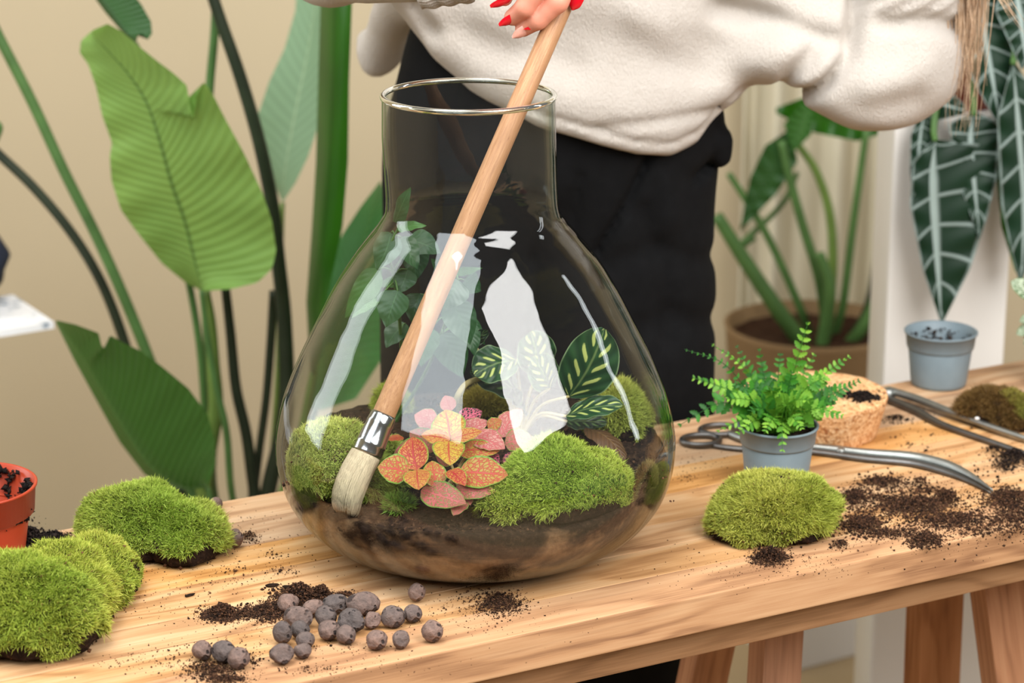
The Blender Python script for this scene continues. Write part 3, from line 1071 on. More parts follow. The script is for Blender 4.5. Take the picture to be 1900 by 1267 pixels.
fleaves = [  # base, tip, width, material, order, scallop
    ((600, 340), (400, 250), 190, 'fit_pink', .022, 0), ((745, 215), (690, 70), 130, 'fit_pink', .020, 0), ((820, 350), (1035, 215), 170, 'fit_net', .020, 0),
    ((1262, 745), (1395, 600), 130, 'fit_net', .016, 0), ((1090, 640), (1190, 730), 110, 'fit_net', .014, 0), ((560, 570), (360, 400), 190, 'fit_speck', .016, 0),
    ((850, 410), (1090, 310), 150, 'fit_pink', .012, .12), ((1200, 465), (1410, 200), 190, 'fit_pink', .010, .14), ((1250, 520), (1515, 475), 200, 'fit_speck', .006, .10),
    ((1090, 370), (1220, 300), 110, 'fit_olive', .008, .1), ((960, 440), (1250, 570), 200, 'fit_pink', .002, .14), ((545, 545), (205, 620), 210, 'fit_speck', .010, 0),
    ((420, 530), (590, 590), 190, 'fit_speck', .008, 0), ((820, 600), (1200, 590), 170, 'fit_olive', .006, 0), ((620, 690), (760, 600), 190, 'fit_speck', .004, 0),
    ((300, 470), (130, 490), 60, 'fit_red', .012, 0), ((470, 950), (885, 1085), 250, 'fit_speck', -.008, 0), ((780, 950), (1165, 975), 170, 'fit_speck', -.006, 0),
    ((850, 1060), (770, 1200), 140, 'fit_speck', .000, 0), ((860, 1000), (930, 1100), 120, 'fit_speck', .004, 0), ((820, 790), (1280, 820), 290, 'fit_olive', -.014, 0),
    ((610, 930), (560, 685), 190, 'fit_olive', -.012, 0), ((730, 770), (875, 920), 150, 'fit_red', -.018, 0), ((345, 800), (55, 740), 260, 'fit_olive', -.014, 0),
    ((360, 790), (300, 725), 90, 'fit_yellow', -.012, 0), ((425, 770), (445, 955), 215, 'fit_orange', -.020, 0), ((425, 770), (385, 460), 240, 'fit_red', -.016, 0),
    ((735, 490), (690, 205), 270, 'fit_yellow', -.010, 0), ((735, 480), (465, 440), 150, 'fit_orange', -.014, 0), ((745, 485), (1035, 405), 120, 'fit_orange', -.014, 0),
    ((725, 500), (740, 725), 250, 'fit_yellow', -.016, 0)]
for k, (bb, tt, w, mt, od, sc) in enumerate(fleaves):
    # bases sit deeper than tips so that leaves spread as a rosette
    B, Tp = fpt(*bb, od + .003), fpt(*tt, od - .003)
    wm = w / 5.068 / pxm(B)
    nr = TOCAM(B) * .8 + np.array([rnd.uniform(-.25, .25), 0, .6])
    Vv, Fv, Uv = leaf(B, Tp, wm * 1.25, nr, 15, 5, .55, .80, .06, rnd.uniform(.05, .22), sc, 9, .0006, rnd.uniform(-.05, .05), k)
    mesh('leaf', clamp_vase(Vv, .0048), Fv, M[mt], fit, uv=Uv)
for bb in ((735, 490), (425, 770), (740, 775), (1000, 450), (1230, 480), (620, 900), (820, 790)):
    B = fpt(*bb, .006)
    P = [FC + np.array([rnd.uniform(-.02, .02), rnd.uniform(0, .02), -.004]), (FC + B) / 2 + np.array([0, .006, .008]), B]
    Vv, Fv, Uv = tube(P, [.0018, .0014], 7, 8)
    mesh('stem', Vv, Fv, M['tan_stem'], fit, uv=Uv)

# ---- climbing vine at the left of the neck
VB0 = vz(735, 775)
vine = thing('climbing_vine', tuple(VB0), 'trailing vine with pointed dark green leaves climbing up inside the vase', 'plant')
vstem = np.array([VB0 - [0, 0, .01], at(745, 700, 2.375), at(742, 600, 2.345), at(732, 520, 2.32), at(722, 465, 2.30), at(738, 425, 2.295), at(748, 395, 2.295)])
Vv, Fv, Uv = tube(vstem, [.0022, .0016, .001], 8, 40)
mesh('stem', Vv, Fv, M['green_stem'], vine, uv=Uv)
vst2 = np.array([VB0 - [.004, 0, .01], at(790, 690, 2.36), at(826, 600, 2.33), at(842, 545, 2.31), at(845, 510, 2.30)])
Vv, Fv, Uv = tube(vst2, [.002, .0012], 8, 30)
mesh('stem', Vv, Fv, M['green_stem'], vine, uv=Uv)
vleaves = [((733, 412), (762, 347), 34, 'vine', 2.29), ((738, 424), (792, 419), 22, 'vine_pale', 2.29), ((726, 432), (698, 500), 52, 'vine', 2.30), ((745, 440), (775, 500), 46, 'vine', 2.31),
           ((700, 500), (640, 590), 46, 'vine_pale', 2.32), ((705, 555), (650, 590), 14, 'vine_pale', 2.30), ((742, 520), (700, 530), 22, 'vine_pale', 2.33), ((756, 500), (738, 545), 44, 'vine', 2.32),
           ((738, 540), (716, 607), 62, 'vine', 2.30), ((752, 600), (716, 645), 50, 'vine', 2.36), ((842, 512), (800, 480), 40, 'vine', 2.31), ((845, 505), (895, 497), 16, 'vine_pale', 2.30),
           ((850, 520), (822, 575), 58, 'vine', 2.29), ((862, 520), (893, 540), 44, 'vine', 2.31), ((838, 560), (872, 640), 60, 'vine', 2.30), ((800, 610), (782, 680), 56, 'vine', 2.30),
           ((820, 620), (858, 700), 62, 'vine', 2.33), ((780, 545), (765, 600), 46, 'vine', 2.33), ((868, 600), (880, 660), 34, 'vine', 2.36), ((870, 590), (900, 640), 24, 'vine', 2.37),
           ((756, 445), (818, 470), 50, 'vine', 2.33), ((770, 455), (772, 520), 52, 'vine', 2.34)]
for k, (bb, tt, w, mt, y) in enumerate(vleaves):
    B, Tp = at(*bb, y), at(*tt, y - .012)
    nr = TOCAM(B) * .9 + np.array([rnd.uniform(-.5, .5), 0, rnd.uniform(.1, .7)])
    Vv, Fv, Uv = leaf(B, Tp, w / pxm(B) * 1.05, nr, 14, 4, .42, .95, .08, .12, 0, 1, .0008, rnd.uniform(-.06, .06), k)
    lf = mesh('leaf', clamp_vase(Vv, .0048), Fv, M[mt], vine, uv=Uv)
    src = vstem if bb[0] < 780 else vst2
    dns = catmull(src, 60); q = dns[np.argmin(np.linalg.norm(dns - B, axis=1))]
    Vv, Fv, Uv = tube([q, (q + B) / 2 + [0, 0, .003], B], [.0009, .0007], 6, 6)
    mesh('leaf_stalk', clamp_vase(Vv, .0048), Fv, M['green_stem'], lf, uv=Uv)

# ---- striped-leaf plant behind the right reflection
CB = vz(968, 800)
cal = thing('striped_leaf_plant', tuple(CB), 'plant with dark green leaves striped yellow-green, at the back right in the vase', 'plant')
cl = [((958, 668), (880, 696), 78, 'calathea', 2.36, (-.3, 0, .5)), ((968, 735), (872, 690), 70, 'calathea_dark', 2.385, (-.2, 0, .8)), ((1056, 735), (1122, 610), 96, 'calathea', 2.335, (.2, 0, .25)),
      ((1050, 772), (1155, 752), 50, 'calathea', 2.33, (.0, 0, 1.0)), ((1052, 782), (1125, 786), 46, 'calathea_dark', 2.36, (0, 0, 1.0)), ((1000, 690), (985, 615), 70, 'calathea', 2.37, (0, 0, .5)),
      ((975, 770), (960, 720), 40, 'calathea_dark', 2.375, (-.6, 0, .3)), ((880, 640), (905, 612), 22, 'calathea_dark', 2.37, (.3, 0, .4)), ((1020, 720), (990, 660), 60, 'calathea', 2.35, (0, 0, .4))]
for k, (bb, tt, w, mt, y, nn) in enumerate(cl):
    B, Tp = at(*bb, y), at(*tt, y - .02)
    nr = TOCAM(B) * .8 + np.array(nn)
    Vv, Fv, Uv = leaf(B, Tp, w / pxm(B) * 1.08, nr, 20, 6, .55, .5, .07, .10, 0, 1, .0012, rnd.uniform(-.03, .06), k)
    lf = mesh('leaf', clamp_vase(Vv, .0048), Fv, M[mt], cal, uv=Uv)
    Vv, Fv, Uv = tube(clamp_vase([CB - [0, 0, .006], (CB * .6 + B * .4) + [0, 0, .012], B], .006), [.0020, .0014], 7, 10)
    mesh('leaf_stalk', Vv, Fv, M['tan_stem'], lf, uv=Uv)
P = [vz(843, 775) - [0, 0, .004], at(845, 745, 2.35), at(862, 715, 2.35), at(887, 703, 2.355), at(905, 700, 2.36)]
Vv, Fv, Uv = tube(P, [.0030, .0032, .0022], 8, 16)
mesh('stem', Vv, Fv, M['tan_stem'], cal, uv=Uv)
B, Tp = at(1085, 795, 2.33), at(1160, 852, 2.29)
Vv, Fv, Uv = leaf(B, Tp, 46 / pxm(B), TOCAM(B) * .5 + np.array([.3, 0, .8]), 14, 4, .55, .5, .15, -.3, 0, 1, .001)
props(mesh('fallen_leaf', clamp_vase(Vv, .005), Fv, M['brown_leaf'], uv=Uv), 'dry brown leaf hanging below the striped leaves in the vase', 'leaf')

# crumbs on the vase soil
g = np.random.default_rng(5)
aa, rr = g.uniform(0, 6.283, 5200), .188 * np.sqrt(g.uniform(0, 1, 5200))
X, Y = VX + rr * np.cos(aa), VY + rr * np.sin(aa)
S = .0005 + .0018 * g.uniform(0, 1, 5200) ** 3
crumbs('soil_crumbs', clamp_vase(np.stack([X, Y, T + soil_top(X, Y) + S * .3], 1), .008), S, 'loose dark crumbs on top of the soil in the vase', seed=6, tone=((22, 15, 11), (92, 66, 48)))
#PART3
# ================================================================== BRUSH
tipP = at(633, 950, 2.165)
topP = at(1074, -60, 2.385)
dirb = (topP - tipP) / np.linalg.norm(topP - tipP)


def bpt(py):                             # point on the brush axis at image row py
    lo, hi = -.1, 1.3
    for _ in range(40):
        mdl = (lo + hi) / 2
        p = tipP + (topP - tipP) * mdl
        u = p[1] * SP + (p[2] - ZC) * CP; d = p[1] * CP - (p[2] - ZC) * SP
        if 633.5 - FPX * u / d > py: lo = mdl
        else: hi = mdl
    return p


br = thing('brush', tuple(tipP), 'round paint brush with long wooden handle, reaching into the vase', 'brush')
pts = [bpt(y) for y in (778, 770, 700, 560, 300, 60, -60, -170, -215, -228)]
rad = [.0108, .0112, .0112, .0108, .0104, .0104, .0104, .0102, .0085, .003]
Vv, Fv, Uv = tube(pts, rad, 20)
mesh('handle', Vv, Fv, M['handle'], br, uv=Uv)
fp = [bpt(y) for y in (842, 838, 826, 824, 821, 788, 785, 782, 772, 768)]
Vv, Fv, Uv = tube(fp, [.0150, .0152, .0148, .0154, .0147, .0132, .0136, .0131, .0127, .0118], 28)
mesh('ferrule', Vv, Fv, M['ferrule'], br, uv=Uv)
core = [bpt(838) + 0, bpt(850), bpt(880), bpt(915), bpt(938), bpt(950)]
side = np.array([1., 0, 0])
core = np.array([p + side * o for p, o in zip(core, (0, -.0008, -.0022, -.0014, .0016, .004))])
Vv, Fv, Uv = tube(core, [.0138, .0152, .0158, .0150, .0135, .009], 26, 24)
g = np.random.default_rng(3)
bristle = mesh('bristles', Vv, Fv, M['bristle'], br, uv=Uv)
ax = catmull(core, 24)
Xb, Fb, Cb = [], [], []
n0 = 0
for i in range(900):                     # single hairs around the bundle
    a = g.uniform(0, 6.283); rr0 = .0142; rr1 = .0152 * g.uniform(.9, 1.05); e = g.uniform(.75, 1.06)
    line = []
    for s in np.linspace(0, e, 7):
        c = np.array([np.interp(s * 23, np.arange(24), ax[:, k]) for k in range(3)])
        if s > 1: c = c + (ax[-1] - ax[-2]) * (s - 1) * 23
        N1 = np.cross(dirb, side); N1 /= np.linalg.norm(N1); N2 = np.cross(dirb, N1)
        r = np.interp(s, [0, .2, .5, .8, 1, 1.06], [.0138, .0153, .0159, .0150, .0120, .0100])
        line.append(c + r * (math.cos(a) * N1 + math.sin(a) * N2))
    line = np.array(line); sd = np.cross(dirb, line[0] - ax[0]); sd /= np.linalg.norm(sd)
    w = np.linspace(.00028, .00012, 7)[:, None]
    Xb.append(np.concatenate([line - sd * w, line + sd * w]))
    Fb.append(np.array([[j, j + 1, j + 8, j + 7] for j in range(6)]) + n0); n0 += 14
    c = np.array(lin((206, 188, 158))[:3]) * g.uniform(.6, 1.15)
    Cb.append(np.stack([c * (1 - .5 * max(0, s - .55) / .45) for s in np.linspace(0, 1, 7)] * 2))
o = mesh('bristle_hairs', np.concatenate(Xb), np.concatenate(Fb), M['crumb'], br, col=np.concatenate(Cb))
o['kind'] = 'stuff'

# ================================================================== SURFACES FROM DISTANCE FIELDS (clothes and hand)
def surface_nets(f, lo, hi, h):
    lo, hi = np.array(lo, float), np.array(hi, float)
    n = np.ceil((hi - lo) / h).astype(int) + 1
    ax = [lo[k] + h * np.arange(n[k]) for k in range(3)]
    G = np.stack(np.meshgrid(*ax, indexing='ij'), -1)
    D = f(G.reshape(-1, 3)).reshape(n)
    S = D < 0
    cnt = np.zeros(n - 1); acc = np.zeros(tuple(n - 1) + (3,))
    idx = np.stack(np.meshgrid(*[np.arange(k - 1) for k in n], indexing='ij'), -1)
    for axis in range(3):
        o1, o2 = [k for k in range(3) if k != axis]
        for i in (0, 1):
            for j in (0, 1):
                s0 = [None] * 3; s1 = [None] * 3
                s0[axis] = slice(0, n[axis] - 1); s1[axis] = slice(1, n[axis])
                for o, k in ((o1, i), (o2, j)):
                    s0[o] = s1[o] = slice(k, n[o] - 1 + k)
                d0, d1 = D[tuple(s0)], D[tuple(s1)]
                cr = (d0 < 0) != (d1 < 0)
                t = np.where(cr, d0 / np.where(cr, d0 - d1, 1), 0)
                off = np.zeros(cr.shape + (3,)); off[..., axis] = t; off[..., o1] = i; off[..., o2] = j
                acc += np.where(cr[..., None], off, 0); cnt += cr
    ok = cnt > 0
    vid = -np.ones(tuple(n - 1), int); vid[ok] = np.arange(ok.sum())
    V = lo + h * (idx[ok] + acc[ok] / cnt[ok][:, None])
    Fq = []
    for axis in range(3):
        o1, o2 = [(1, 2), (2, 0), (0, 1)][axis]
        s0 = [slice(1, k - 1) for k in n]; s1 = list(s0)
        s0[axis] = slice(0, n[axis] - 1); s1[axis] = slice(1, n[axis])
        a, b = S[tuple(s0)], S[tuple(s1)]
        for flip in (False, True):
            m = (a & ~b) if not flip else (~a & b)
            q = np.argwhere(m)
            if not len(q): continue
            base = q.copy()
            for k in range(3): base[:, k] += 0 if k == axis else 1
            c = []
            for d1_, d2_ in ((-1, -1), (0, -1), (0, 0), (-1, 0)):
                p = base.copy(); p[:, o1] += d1_; p[:, o2] += d2_
                c.append(vid[p[:, 0], p[:, 1], p[:, 2]])
            c = np.stack(c, 1)
            Fq.append(c[:, ::-1] if flip else c)
    Fq = np.concatenate(Fq)
    return V, Fq[(Fq >= 0).all(1)]


def cap(P, a, b, ra, rb):
    a, b = np.array(a), np.array(b)
    d = b - a
    t = np.clip(((P - a) @ d) / (d @ d + 1e-12), 0, 1)
    return np.linalg.norm(P - (a + t[:, None] * d), axis=1) - (ra + (rb - ra) * t)


def smin(a, b, k):
    h = np.clip(.5 + .5 * (b - a) / k, 0, 1)
    return b + (a - b) * h - k * h * (1 - h)


def smax(a, b, k): return -smin(-a, -b, k)


# ================================================================== PERSON
PY = 2.80
pers = thing('person', (0.12, PY, 0.0), 'person in a cream sweater and black trousers holding the brush, head out of frame', 'person')


def elli(P, zs, cx, cy, aa, bb):
    z = P[:, 2]
    x0, y0, A, B = [np.interp(z, zs, q) for q in (cx, cy, aa, bb)]
    e = np.sqrt(((P[:, 0] - x0) / A) ** 2 + ((P[:, 1] - y0) / B) ** 2)
    return (e - 1) * np.minimum(A, B)


S_ = lambda px, py, y=PY - .1: at(px, py, y)       # point on the front of the person
zrow = lambda py: S_(1000, py)[2]
xcol = lambda px, py: S_(px, py)[0]
rows = [330, 285, 240, 160, 80, 0, -80, -180, -260, -330]
lft = [850, 800, 775, 745, 722, 712, 712, 735, 830, 990]
rgt = [1300, 1330, 1350, 1412, 1440, 1450, 1440, 1400, 1320, 1170]
zs = np.array([zrow(r) for r in rows])
xl = np.array([xcol(l, r) for l, r in zip(lft, rows)]); xr = np.array([xcol(l, r) for l, r in zip(rgt, rows)])
hx = np.array([xcol(p, q) for p, q in ((700, 40), (745, 62), (800, 128), (870, 182), (1000, 238), (1100, 266), (1180, 292), (1245, 302), (1300, 286), (1345, 238), (1400, 190))])
hz = np.array([zrow(q) for q in (40, 62, 128, 182, 238, 266, 292, 302, 286, 238, 190)])
LEFT_EL = at(708, 92, 2.99)
EL = at(1652, 92, 2.74); SH = at(1400, -40, 2.80)


def fold_w(P, pl, w, y):
    """gaussian weight around a polyline, measured across the front of the cloth"""
    Q = np.array([at(p[0], p[1], y) for p in pl])[:, [0, 2]]
    X = P[:, [0, 2]]
    best = np.full(len(P), 9.0)
    for i in range(len(Q) - 1):
        e = Q[i + 1] - Q[i]
        t = np.clip(((X - Q[i]) @ e) / (e @ e + 1e-12), 0, 1)
        best = np.minimum(best, np.linalg.norm(X - (Q[i] + t[:, None] * e), axis=1))
    return np.exp(-(best / w) ** 2)


SW_FOLDS = [([(1590, -30), (1582, 40), (1570, 100), (1530, 150), (1462, 200)], .024, .009), ([(1340, 22), (1440, 42), (1545, 80)], .017, .014), ([(1500, 100), (1466, 140), (1448, 195)], .016, .010),
            ([(1110, 232), (1230, 222), (1340, 215)], .007, .006), ([(830, 60), (930, 100), (1060, 125)], .008, .02), ([(1000, 60), (1150, 92), (1300, 98)], .010, .028), ([(1480, 75), (1400, 130), (1375, 185)], -.012, .026),
            ([(1552, 95), (1500, 150)], -.010, .014), ([(1700, 120), (1610, 165)], -.008, .022), ([(1640, 40), (1710, 34), (1775, 50)], .012, .010), ([(1600, 190), (1690, 175)], .006, .016), ([(1240, 120), (1350, 150), (1400, 180)], .008, .02),
            ([(1180, 20), (1240, 90), (1330, 130)], -.006, .02), ([(770, 20), (800, 70)], .010, .010), ([(900, 20), (960, 60)], -.006, .02)]
RIBX, RIBZ = at(1590, 40, 2.68)[0], at(1650, 42, 2.68)[2]
TR_FOLDS = [([(1205, 300), (1165, 380), (1108, 480)], .012, .0055), ([(1190, 400), (1235, 520), (1245, 640)], .008, .014), ([(1078, 330), (1062, 420)], .006, .005), ([(1300, 352), (1348, 322)], .010, .007),
            ([(850, 250), (800, 420)], .008, .02), ([(1240, 345), (1255, 420)], -.005, .012), ([(1120, 500), (1220, 470), (1330, 520)], .006, .014), ([(1130, 640), (1240, 600), (1335, 640)], .006, .016)]


def sweater(P):
    d = elli(P, zs, (xl + xr) / 2, np.full(len(zs), PY + .0), (xr - xl) / 2, np.full(len(zs), .135))
    d = d - .010 * np.exp(-((P[:, 2] - np.interp(P[:, 0], hx, hz) - .05) / .035) ** 2)      # blouse over the hem
    hem = np.interp(P[:, 0], hx, hz) + .006 - P[:, 2]
    d = smax(d, hem, .022)
    band = np.abs(P[:, 2] - np.interp(P[:, 0], hx, hz) - .024)
    d = d + .006 * np.exp(-(band / .004) ** 2) * (P[:, 0] > 0)
    # right arm of the picture
    arm = cap(P, SH, EL, .100, .082)
    arm = smin(arm, cap(P, EL, at(1690, -120, 2.70), .080, .062), .03)
    arm = smin(arm, cap(P, at(1480, 90, 2.72), at(1600, 150, 2.70), .052, .050), .04)
    d = smin(d, arm, .035)
    # left arm of the picture, further back
    d = smin(d, cap(P, LEFT_EL, at(735, 20, 2.93), .030, .026), .012)
    d = smin(d, cap(P, at(678, 70, 3.0), at(692, 118, 2.99), .010, .014), .02)
    d = smin(d, cap(P, at(735, 20, 2.93), at(830, -60, 2.86), .028, .06), .02)
    for pl, A, w in SW_FOLDS:
        d = d + A * fold_w(P, pl, w, PY - .12)
    rib = (P[:, 0] > RIBX) * np.clip((P[:, 2] - RIBZ) / .02, 0, 1)
    d = d + .0028 * rib * np.sin((P[:, 0] * 1.0 + P[:, 2] * .35) * 900)
    d = smax(d, P[:, 2] - zrow(-325), .03)
    d = d + .0030 * noise3(P, 26, 8) + .0012 * noise3(P, 75, 9)
    return d


lo = np.minimum(at(640, 320, 2.6), at(640, 320, 3.05)); lo[1] = 2.60; lo[2] = zrow(330) - .01
hi = np.array([at(1840, 100, 2.75)[0], 3.06, zrow(-350)])
Vv, Fv = surface_nets(sweater, lo, hi, .0058)
mesh('sweater', Vv, Fv, M['knit'], pers)

trows = [60, 130, 240, 300, 345, 450, 620, 800, 1000, 1260]
tz = np.array([zrow(r) for r in trows])
legz = np.concatenate([[0.03], tz[::-1]])


def trousers(P):
    zz = tz[::-1]
    l = np.array([xcol(p, r) for p, r in zip((765, 742, 712, 708, 704, 700, 697, 702, 715, 740), trows)])[::-1]
    r = np.array([xcol(p, r) for p, r in zip((1290, 1320, 1352, 1356, 1344, 1340, 1340, 1338, 1322, 1292), trows)])[::-1]
    hip = elli(P, zz, (l + r) / 2, np.full(len(zz), PY + .01), (r - l) / 2, np.full(len(zz), .118))
    mid = (l + r) / 2 - .02
    legl = elli(P, zz, (l + mid) / 2 + .002, np.full(len(zz), PY + .01), (mid - l) / 2 + .004, np.full(len(zz), .10))
    legr = elli(P, zz, (mid + r) / 2 - .002, np.full(len(zz), PY + .01), (r - mid) / 2 + .004, np.full(len(zz), .105))
    legs = smin(legl, legr, .012)
    cz = zrow(420)
    w = np.clip((P[:, 2] - cz) / .10 + .5, 0, 1)
    d = hip * w + legs * (1 - w)
    for pl, A, w in TR_FOLDS:
        d = d + A * fold_w(P, pl, w, PY - .11)
    d = smin(d, cap(P, at(1338, 262, 2.78), at(1340, 292, 2.78), .012, .010), .012)
    d = d + .0025 * noise3(P, 30, 12)
    return smax(d, P[:, 2] - zrow(62), .01)


x0, x1 = xcol(690, 620) - .03, xcol(1365, 280) + .03
Vv, Fv = surface_nets(trousers, (x0, PY - .15, zrow(1250)), (x1, PY + .16, zrow(50)), .0064)
# close down to the floor with two plain legs below the image
mesh('trousers', Vv, Fv, M['black'], pers)
zb = zrow(1235)
for (a0, a1) in ((740, 1000), (1030, 1292)):
    xa, xb = xcol(a0, 1235), xcol(a1, 1235)
    c = ((xa + xb) / 2, PY + .01)
    L = []
    aa = np.linspace(0, 2 * np.pi, 28, endpoint=False)
    for z, k in ((.03, .86), (.04, .9), (.15, .9), (zb - .05, 1), (zb + .03, 1.0)):
        L.append(np.stack([c[0] + (xb - xa) / 2 * k * np.cos(aa), c[1] + .098 * k * np.sin(aa), np.full(28, z)], 1))
    mesh('trouser_leg', np.concatenate(L), grid_faces(5, 28, True) + [tuple(range(28))[::-1]], M['black'], pers)
    Ls = []
    for z, k in ((0.001, .9), (.012, 1.0), (.03, .98), (.06, .75), (.075, .4)):
        Ls.append(np.stack([c[0] + .045 * k * np.cos(aa), c[1] - .06 + .13 * k * np.sin(aa), np.full(28, z)], 1))
    mesh('shoe', np.concatenate(Ls), grid_faces(5, 28, True) + [tuple(range(28))[::-1], tuple(112 + j for j in range(28))], M['black'], pers)

# hand: one continuous surface of palm, four fingers, thumb and wrist
HB = bpt(-20)
hy = HB[1]
H = lambda px, py, dy=0.0: at(px, py, hy + dy)
fing = [  # joints (px, py, dy), radii
    ([(1016, -92, -.012), (975, -60, -.030), (938, -28, -.026), (936, -4, -.016)], [.0108, .0104, .0096, .0082]),     # middle
    ([(1040, -78, -.016), (1006, -34, -.034), (975, 13, -.030), (951, 32, -.018)], [.0112, .0108, .0098, .0084]),     # ring
    ([(1066, -58, -.014), (1034, 3, -.030), (998, 36, -.026), (971, 53, -.016)], [.0112, .0110, .0098, .0082]),      # little
    ([(1000, -130, -.008), (950, -112, -.028), (912, -80, -.026), (905, -50, -.016)], [.0100, .0096, .0086, .0074]),  # index
    ([(1058, -138, .004), (1086, -92, -.012), (1084, -48, -.016), (1074, -12, -.014)], [.0125, .0112, .0098, .0080])]  # thumb
palm = [((1010, -130, .004), (1078, -70, -.002), .017, .015), ((1000, -150, .006), (1040, -90, .0), .018, .016), ((985, -170, .010), (1040, -150, .010), .021, .021)]
wrist = [(985, -152, .014), (925, -100, .04), (845, -68, .072)]


def hand(P):
    d = np.full(len(P), 1.0)
    for a, b, ra, rb in palm:
        d = smin(d, cap(P, H(*a), H(*b), ra, rb), .012)
    for i in range(2):
        d = smin(d, cap(P, H(*wrist[i]), H(*wrist[i + 1]), .021 + .001 * i, .022 + .002 * i), .012)
    for J, r in fing:
        e = np.full(len(P), 1.0)
        for i in range(3):
            e = smin(e, cap(P, H(*J[i]), H(*J[i + 1]), r[i], r[i + 1]), .0035)
        root = H(1012, -135, .004)
        d = smin(d, e, .0012)
        d = smin(d, cap(P, H(*J[0]), (H(*J[0]) + root) / 2, r[0], r[0] * 1.1), .006)
    ax0, ax1 = bpt(60), bpt(-200)
    return smax(d, -(cap(P, ax0, ax1, .0100, .0100)), .002)


lo = H(780, 90); hi = H(1130, -330)
Vv, Fv = surface_nets(hand, (lo[0], hy - .06, H(1000, 85)[2]), (hi[0], hy + .12, H(1000, -320)[2]), .0016)
mesh('body', Vv, Fv, M['skin'], pers)


def nail(px, py, dy, dx, dyy, L, Wd, mats, nrm):
    c = H(px, py, dy)
    e = H(px + dx, py + dyy, dy) - c; e /= np.linalg.norm(e)
    n = np.array(nrm, float); n -= e * n.dot(e); n /= np.linalg.norm(n)
    s = np.cross(e, n)
    Vn, Un = [], []
    for i, t in enumerate(np.linspace(-.5, .66, 13)):
        w = Wd / 2 * (1 - max(0, t - .15) ** 2 * 3.2) * (1 - max(0, -t - .25) ** 2 * 6)
        for u in np.linspace(-1, 1, 7):
            Vn.append(c + e * t * L + s * u * w - n * (.0022 * u * u + .0018 * (2 * t) ** 2 * .5)); Un.append(((u + 1) / 2, t))
    Vn = np.array(Vn); top = Vn.copy(); bottom = Vn - n * .0007
    F1 = grid_faces(13, 7)
    b = MB(); b.add(top, F1); b.add(bottom, [f[::-1] for f in F1])
    return b.build('fingernail', M[mats], pers)


nail(932, 8, -.025, -6, 2.5, .0180, .0100, 'nail_red', (-.1, -.75, -.75)).__setitem__('label', 'red fingernail')
nail(949, 38, -.027, -6, 3.5, .0200, .0106, 'nail_red', (-.1, -.8, -.6)).__setitem__('label', 'red fingernail')
nail(972, 59, -.0265, -6, 4.0, .0195, .0104, 'nail_bare', (0, -.9, -.35)).__setitem__('label', 'bare fingernail with a chip of red polish')
nail(1071, 2, -.023, -3, 6, .0160, .0120, 'nail_red', (.15, -1, .1)).__setitem__('label', 'red fingernail')
nail(905, -44, -.025, -2, 6, .015, .011, 'nail_red', (-.5, -.8, 0)).__setitem__('label', 'red fingernail')
c = H(978, 53, -.0300)
Vn = [c + np.array(q) for q in ((-.004, 0, -.001), (.0035, 0, -.0012), (.0028, -.0003, .0022), (-.0005, -.0003, .0012))]
mesh('polish_chip', Vn + [v + np.array([0, .001, 0]) for v in Vn], [(0, 1, 2, 3), (7, 6, 5, 4), (0, 4, 5, 1), (1, 5, 6, 2), (2, 6, 7, 3), (3, 7, 4, 0)], M['nail_red'], pers, smooth=False)

# sleeve of the forearm in front: ribbed cuff showing along the top edge
def cuff(name, p0, p1, r0, r1, ribs):
    a, b_ = np.array(p0), np.array(p1)
    d = (b_ - a) / np.linalg.norm(b_ - a)
    N1 = np.cross(d, [0, 0, 1.]); N1 /= np.linalg.norm(N1); N2 = np.cross(N1, d)
    Vv = []
    nA, nL = 160, 26
    for i in range(nL):
        t = i / (nL - 1)
        for j in range(nA):
            an = 2 * np.pi * j / nA
            r = (r0 + (r1 - r0) * t) * (1 + (.035 if ribs else .0) * math.sin(an * 40) + .03 * math.sin(t * 19 + an * 2))
            Vv.append(a + (b_ - a) * t + r * (math.cos(an) * N1 + math.sin(an) * N2))
    mesh(name, Vv, grid_faces(nL, nA, True) + [tuple(range(nA))[::-1], tuple((nL - 1) * nA + j for j in range(nA))], M['knit'], pers)


sl = catmull(np.array([at(790, -64, 2.447), at(700, -66, 2.47), at(600, -66, 2.56), at(600, -95, 2.70), at(680, -120, 2.79), at(800, -140, 2.82)]), 40)
Vv, Fv, Uv = tube(sl, [.036, .038, .044, .052, .058, .062], 40)
Vv = Vv + .0022 * noise3(Vv, 70, 5)[:, None]
mesh('sleeve', Vv, Fv, M['knit'], pers, uv=Uv)
cuff('sleeve_cuff', at(772, -42, 2.445), at(868, -60, 2.44), .032, .034, True)

# hair hanging down at the right
g = np.random.default_rng(17)
for nm, cnt, x0, x1, y0, y1, Yh, wpx in (('hair', 130, 1792, 1790, -60, 185, 2.70, 24), ('hair', 40, 1800, 1782, -60, 262, 2.70, 22), ('hair', 14, 1822, 1905, -70, 72, 2.64, 8)):
    b = MB()
    for i in range(cnt):
        q = g.normal(); e = g.uniform(.55, 1.0)
        p0 = at(x0 + q * wpx * .9, y0, Yh + g.uniform(-.03, .03))
        p1 = at(x0 + (x1 - x0) * .45 * e + q * wpx * .8 + g.normal() * 4, y0 + (y1 - y0) * .5 * e, Yh + g.uniform(-.02, .02))
        p2 = at(x0 + (x1 - x0) * e + q * wpx * .55 + g.normal() * 8, y0 + (y1 - y0) * e, Yh + g.uniform(-.02, .02))
        Vv, Fv, Uv = tube([p0, p1, p2], [.00042, .0004, .00012], 4, 9, False)
        b.add(Vv, Fv, Uv)
    o = b.build(nm, M['hair'], pers); o['kind'] = 'stuff'
